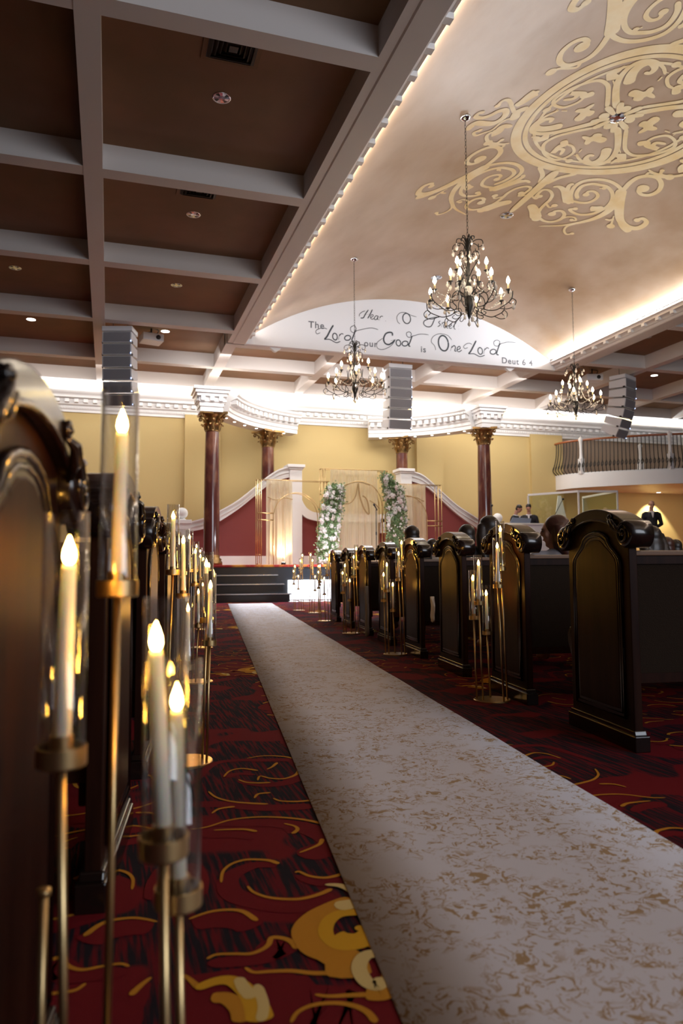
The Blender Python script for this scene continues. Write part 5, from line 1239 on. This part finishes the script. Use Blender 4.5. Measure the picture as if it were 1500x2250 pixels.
def standing(x, y, yaw, h, label, bow=0.25, bald=True, clasp=True, lean=0.0):
    k = h/1.80
    root = empty('person', (x, y, ZS), yaw, label, 'person')
    S = lambda *p: tuple(Vector((p[0], p[1]-lean*max(0, p[2]-0.9), p[2]))*k)
    b = MB().use(M_SKIN); hc = Vector(S(0, -0.03-0.03*bow*4, 1.67)); R_ = head(b, hc, 0, bow, k*1.02)
    capsule(b, S(0, 0.01, 1.42), S(0, -0.015, 1.60), 0.060*k, 0.055*k); capsule(b, S(0, 0, 0.98), S(0, 0, 1.36), 0.11*k, 0.13*k)
    for s in (-1, 1):
        capsule(b, S(s*0.09, 0, 0.92), S(s*0.10, 0.0, 0.50), 0.075*k, 0.052*k); capsule(b, S(s*0.10, 0, 0.50), S(s*0.11, 0.02, 0.09), 0.05*k, 0.036*k); capsule(b, S(s*0.11, 0.02, 0.05), S(s*0.12, -0.15, 0.035), 0.038*k, 0.03*k)
        el_ = S(s*0.27, 0.02, 1.12); wr = S(s*0.06, -0.20, 0.99) if clasp else S(s*0.16, -0.30, 1.10)
        capsule(b, S(s*0.19, 0.01, 1.40), el_, 0.05*k, 0.038*k); capsule(b, el_, wr, 0.038*k, 0.026*k)
        hand(b, wr, (-s*0.75, -0.35, -0.45) if clasp else (0, -1, -0.2), (0, -1, 0.3) if clasp else (0, 0, 1), s)
    body = fuse(b, 'body', root, M_SKIN, 0.0085, 2); face_bits(root, R_)
    j = MB().use(M_SUIT)
    capsule(j, S(0, 0.005, 0.95), S(0, 0.0, 1.32), 0.150*k, 0.165*k); j.ball(S(0, 0.0, 1.34), (0.235*k, 0.12*k, 0.12*k), 16, 10); capsule(j, S(-0.16, 0.01, 1.42), S(0.16, 0.01, 1.42), 0.06*k, 0.06*k)
    capsule(j, S(0, 0.005, 0.80), S(0, 0, 1.0), 0.155*k, 0.155*k)
    for s in (-1, 1):
        el_ = S(s*0.27, 0.02, 1.12); wr = S(s*0.07, -0.19, 0.995) if clasp else S(s*0.165, -0.28, 1.10)
        capsule(j, S(s*0.20, 0.01, 1.39), el_, 0.068*k, 0.055*k); capsule(j, el_, Vector(el_).lerp(Vector(wr), 0.86), 0.055*k, 0.040*k)
    fuse(j, 'jacket', root, M_SUIT, 0.012, 3)
    t_ = MB()
    for s in (-1, 1): capsule(t_, S(s*0.085, 0, 0.92), S(s*0.10, 0, 0.50), 0.10*k, 0.075*k); capsule(t_, S(s*0.10, 0, 0.50), S(s*0.11, 0.02, 0.11), 0.075*k, 0.062*k)
    fuse(t_, 'trousers', root, M_SUIT, 0.014, 3)
    sh = MB()
    for s in (-1, 1): capsule(sh, S(s*0.11, 0.03, 0.045), S(s*0.125, -0.16, 0.036), 0.045*k, 0.036*k)
    fuse(sh, 'shoes', root, M_DARK, 0.012, 2)
    cv = MB().use(M_SHIRT); cv.prism([(-0.032*k, 1.46*k), (0.032*k, 1.46*k), (0.012*k, 1.32*k), (0, 1.29*k), (-0.012*k, 1.32*k)], -0.185*k-lean*0.45, -0.13*k-lean*0.45, 'xz')
    cv.tube([(0.072*k*cos(a), 0.0-0.012+0.068*k*sin(a)-lean*0.5, 1.475*k+0.01*sin(a)) for a in [2*pi*i/16 for i in range(16)]], 0.020*k, 8, closed=True); cv.build('shirt', root)
    hr = MB()
    if bald: hr.ball((0, 0.045, 0.02), (0.074, 0.058, 0.055), 16, 10, R_)
    else: hr.ball((0, 0.018, 0.055), (0.083, 0.096, 0.082), 18, 12, R_); hr.ball((0, 0.05, 0.0), (0.078, 0.058, 0.07), 14, 10, R_)
    fuse(hr, 'hair', root, mat('grey_hair', (0.22, 0.20, 0.19), 0.6) if bald == 1 else M_HAIRD, 0.010, 1)
    return root
standing(15.0, 17.5, radians(-28), 1.80, 'man in black suit standing with clasped hands before the lit wall', bow=0.35, bald=1)
standing(14.75, 19.3, radians(10), 1.74, 'bald man on the stage, only his crown showing above the nearest pew', bow=0.2, bald=1)
standing(11.02, 17.62, radians(-35), 1.62, 'dark-haired man in suit and tie bowing his head behind the white ball', bow=0.55, bald=0, clasp=False, lean=0.12)
standing(10.98, 18.35, radians(40), 1.66, 'second bowed man with cropped hair, behind the dark-haired one', bow=0.5, bald=0, clasp=False, lean=0.1)
def seated(a, b, ztop, label, hairm, long_hair, topm, turn=0.0, k=1.0):
    p = A(a, b); root = empty('person', (p.x, p.y, 0), pi-TH, label, 'person')     # faces local -y = the stage
    m = MB(); zc = ztop-0.125*k; hc = Vector((0, 0.0, zc)); R_ = head(m, hc, turn, 0.05, k)
    sh = zc-0.165*k
    capsule(m, (0, 0.02, sh), (0, 0.0, zc-0.06), 0.05*k, 0.048*k); capsule(m, (0, 0.03, 0.52), (0, 0.03, sh-0.08), 0.12*k, 0.13*k)
    for s in (-1, 1):
        capsule(m, (s*0.09, 0.0, 0.54), (s*0.10, -0.40, 0.54), 0.075*k, 0.055*k); capsule(m, (s*0.10, -0.40, 0.54), (s*0.10, -0.42, 0.10), 0.05*k, 0.036*k); capsule(m, (s*0.10, -0.42, 0.05), (s*0.10, -0.54, 0.035), 0.036, 0.03)
        el_ = (s*0.21, -0.02, sh-0.30); wr = (s*0.08, -0.26, 0.66); capsule(m, (s*0.17, 0.03, sh-0.03), el_, 0.045*k, 0.036*k); capsule(m, el_, wr, 0.036*k, 0.025*k)
        hand(m, wr, (-s*0.4, -0.9, -0.1), (0, 0, 1), s)
    fuse(m, 'body', root, M_SKIN, 0.010, 2); face_bits(root, R_)
    c_ = MB(); capsule(c_, (0, 0.03, 0.54), (0, 0.03, sh-0.10), 0.145*k, 0.155*k); capsule(c_, (-0.14*k, 0.03, sh-0.03), (0.14*k, 0.03, sh-0.03), 0.062*k, 0.062*k); c_.ball((0, 0.03, sh-0.08), (0.20*k, 0.11*k, 0.11*k), 14, 10)
    for s in (-1, 1):
        el_ = Vector((s*0.21, -0.02, sh-0.30)); wr = Vector((s*0.08, -0.26, 0.66)); capsule(c_, (s*0.175*k, 0.03, sh-0.04), el_, 0.06*k, 0.05*k); capsule(c_, el_, el_.lerp(wr, 0.8), 0.05*k, 0.038*k)
        capsule(c_, (s*0.09, 0.0, 0.55), (s*0.10, -0.40, 0.55), 0.095*k, 0.075*k); capsule(c_, (s*0.10, -0.40, 0.55), (s*0.10, -0.42, 0.14), 0.07, 0.055)
    fuse(c_, 'clothes', root, topm, 0.013, 3)
    h_ = MB(); h_.ball((0, 0.022, 0.045), (0.090, 0.100, 0.092), 18, 12, R_); h_.ball((0, 0.05, -0.02), (0.086, 0.066, 0.09), 16, 10, R_)
    if long_hair:
        h_.ball((0, 0.055, -0.09), (0.098, 0.070, 0.15), 16, 12, R_)
        for q in (-1, 1): h_.ball((q*0.072, 0.030, -0.04), (0.030, 0.055, 0.13), 14, 10, R_)
        for q in (-1, -0.5, 0, 0.5, 1): h_.tube([R_ @ Vector((q*0.072, 0.035, 0.05)), R_ @ Vector((q*0.095, 0.05, -0.06)), R_ @ Vector((q*0.105, 0.085, -0.17)), R_ @ Vector((q*0.10, 0.12, -0.28))], [0.042, 0.050, 0.048, 0.030], 10)
    fuse(h_, 'hair', root, hairm, 0.010, 2)
for (a, b, zt_, lb, hm, lh, tm, tn) in PEOPLE_IN:
    seated(a, b, zt_, lb, hm, lh, tm, tn)

# ================================================================== LOOSE CLOTH
def cloth(name, label, cat, a, b, z0, z1, w_, mt):
    m = MB().use(mt); n = 12; vs = []; p = A(a, b)
    for j in range(9):
        z = z0+(z1-z0)*j/8
        for i in range(n+1):
            u = i/n-0.5; k = 1+0.5*(1-j/8); vs.append((u*w_*k*0.3+0.012*sin(i*1.7+j*0.5), u*w_*k+0.01*sin(j), z+0.012*sin(i*2.1) if j == 0 else z))
    m.add(vs, [(j*(n+1)+i, j*(n+1)+i+1, (j+1)*(n+1)+i+1, (j+1)*(n+1)+i) for j in range(8) for i in range(n)], True)
    o = m.build(name); o.location = p; o.rotation_euler = (0, 0, -TH); md = o.modifiers.new('t', 'SOLIDIFY'); md.thickness = 0.012; tag(o, label, cat)
cloth('white_shawl', 'white shawl hanging between the third and fourth right-hand pews', 'shawl', 1.735, 5.68, 0.33, 0.52, 0.10, M_SHIRT)
cloth('grey_skirt_hem', 'grey skirt trailing beside the fifth right-hand pew', 'garment', 1.66, 7.88, 0.02, 0.55, 0.16, M_GREYK)
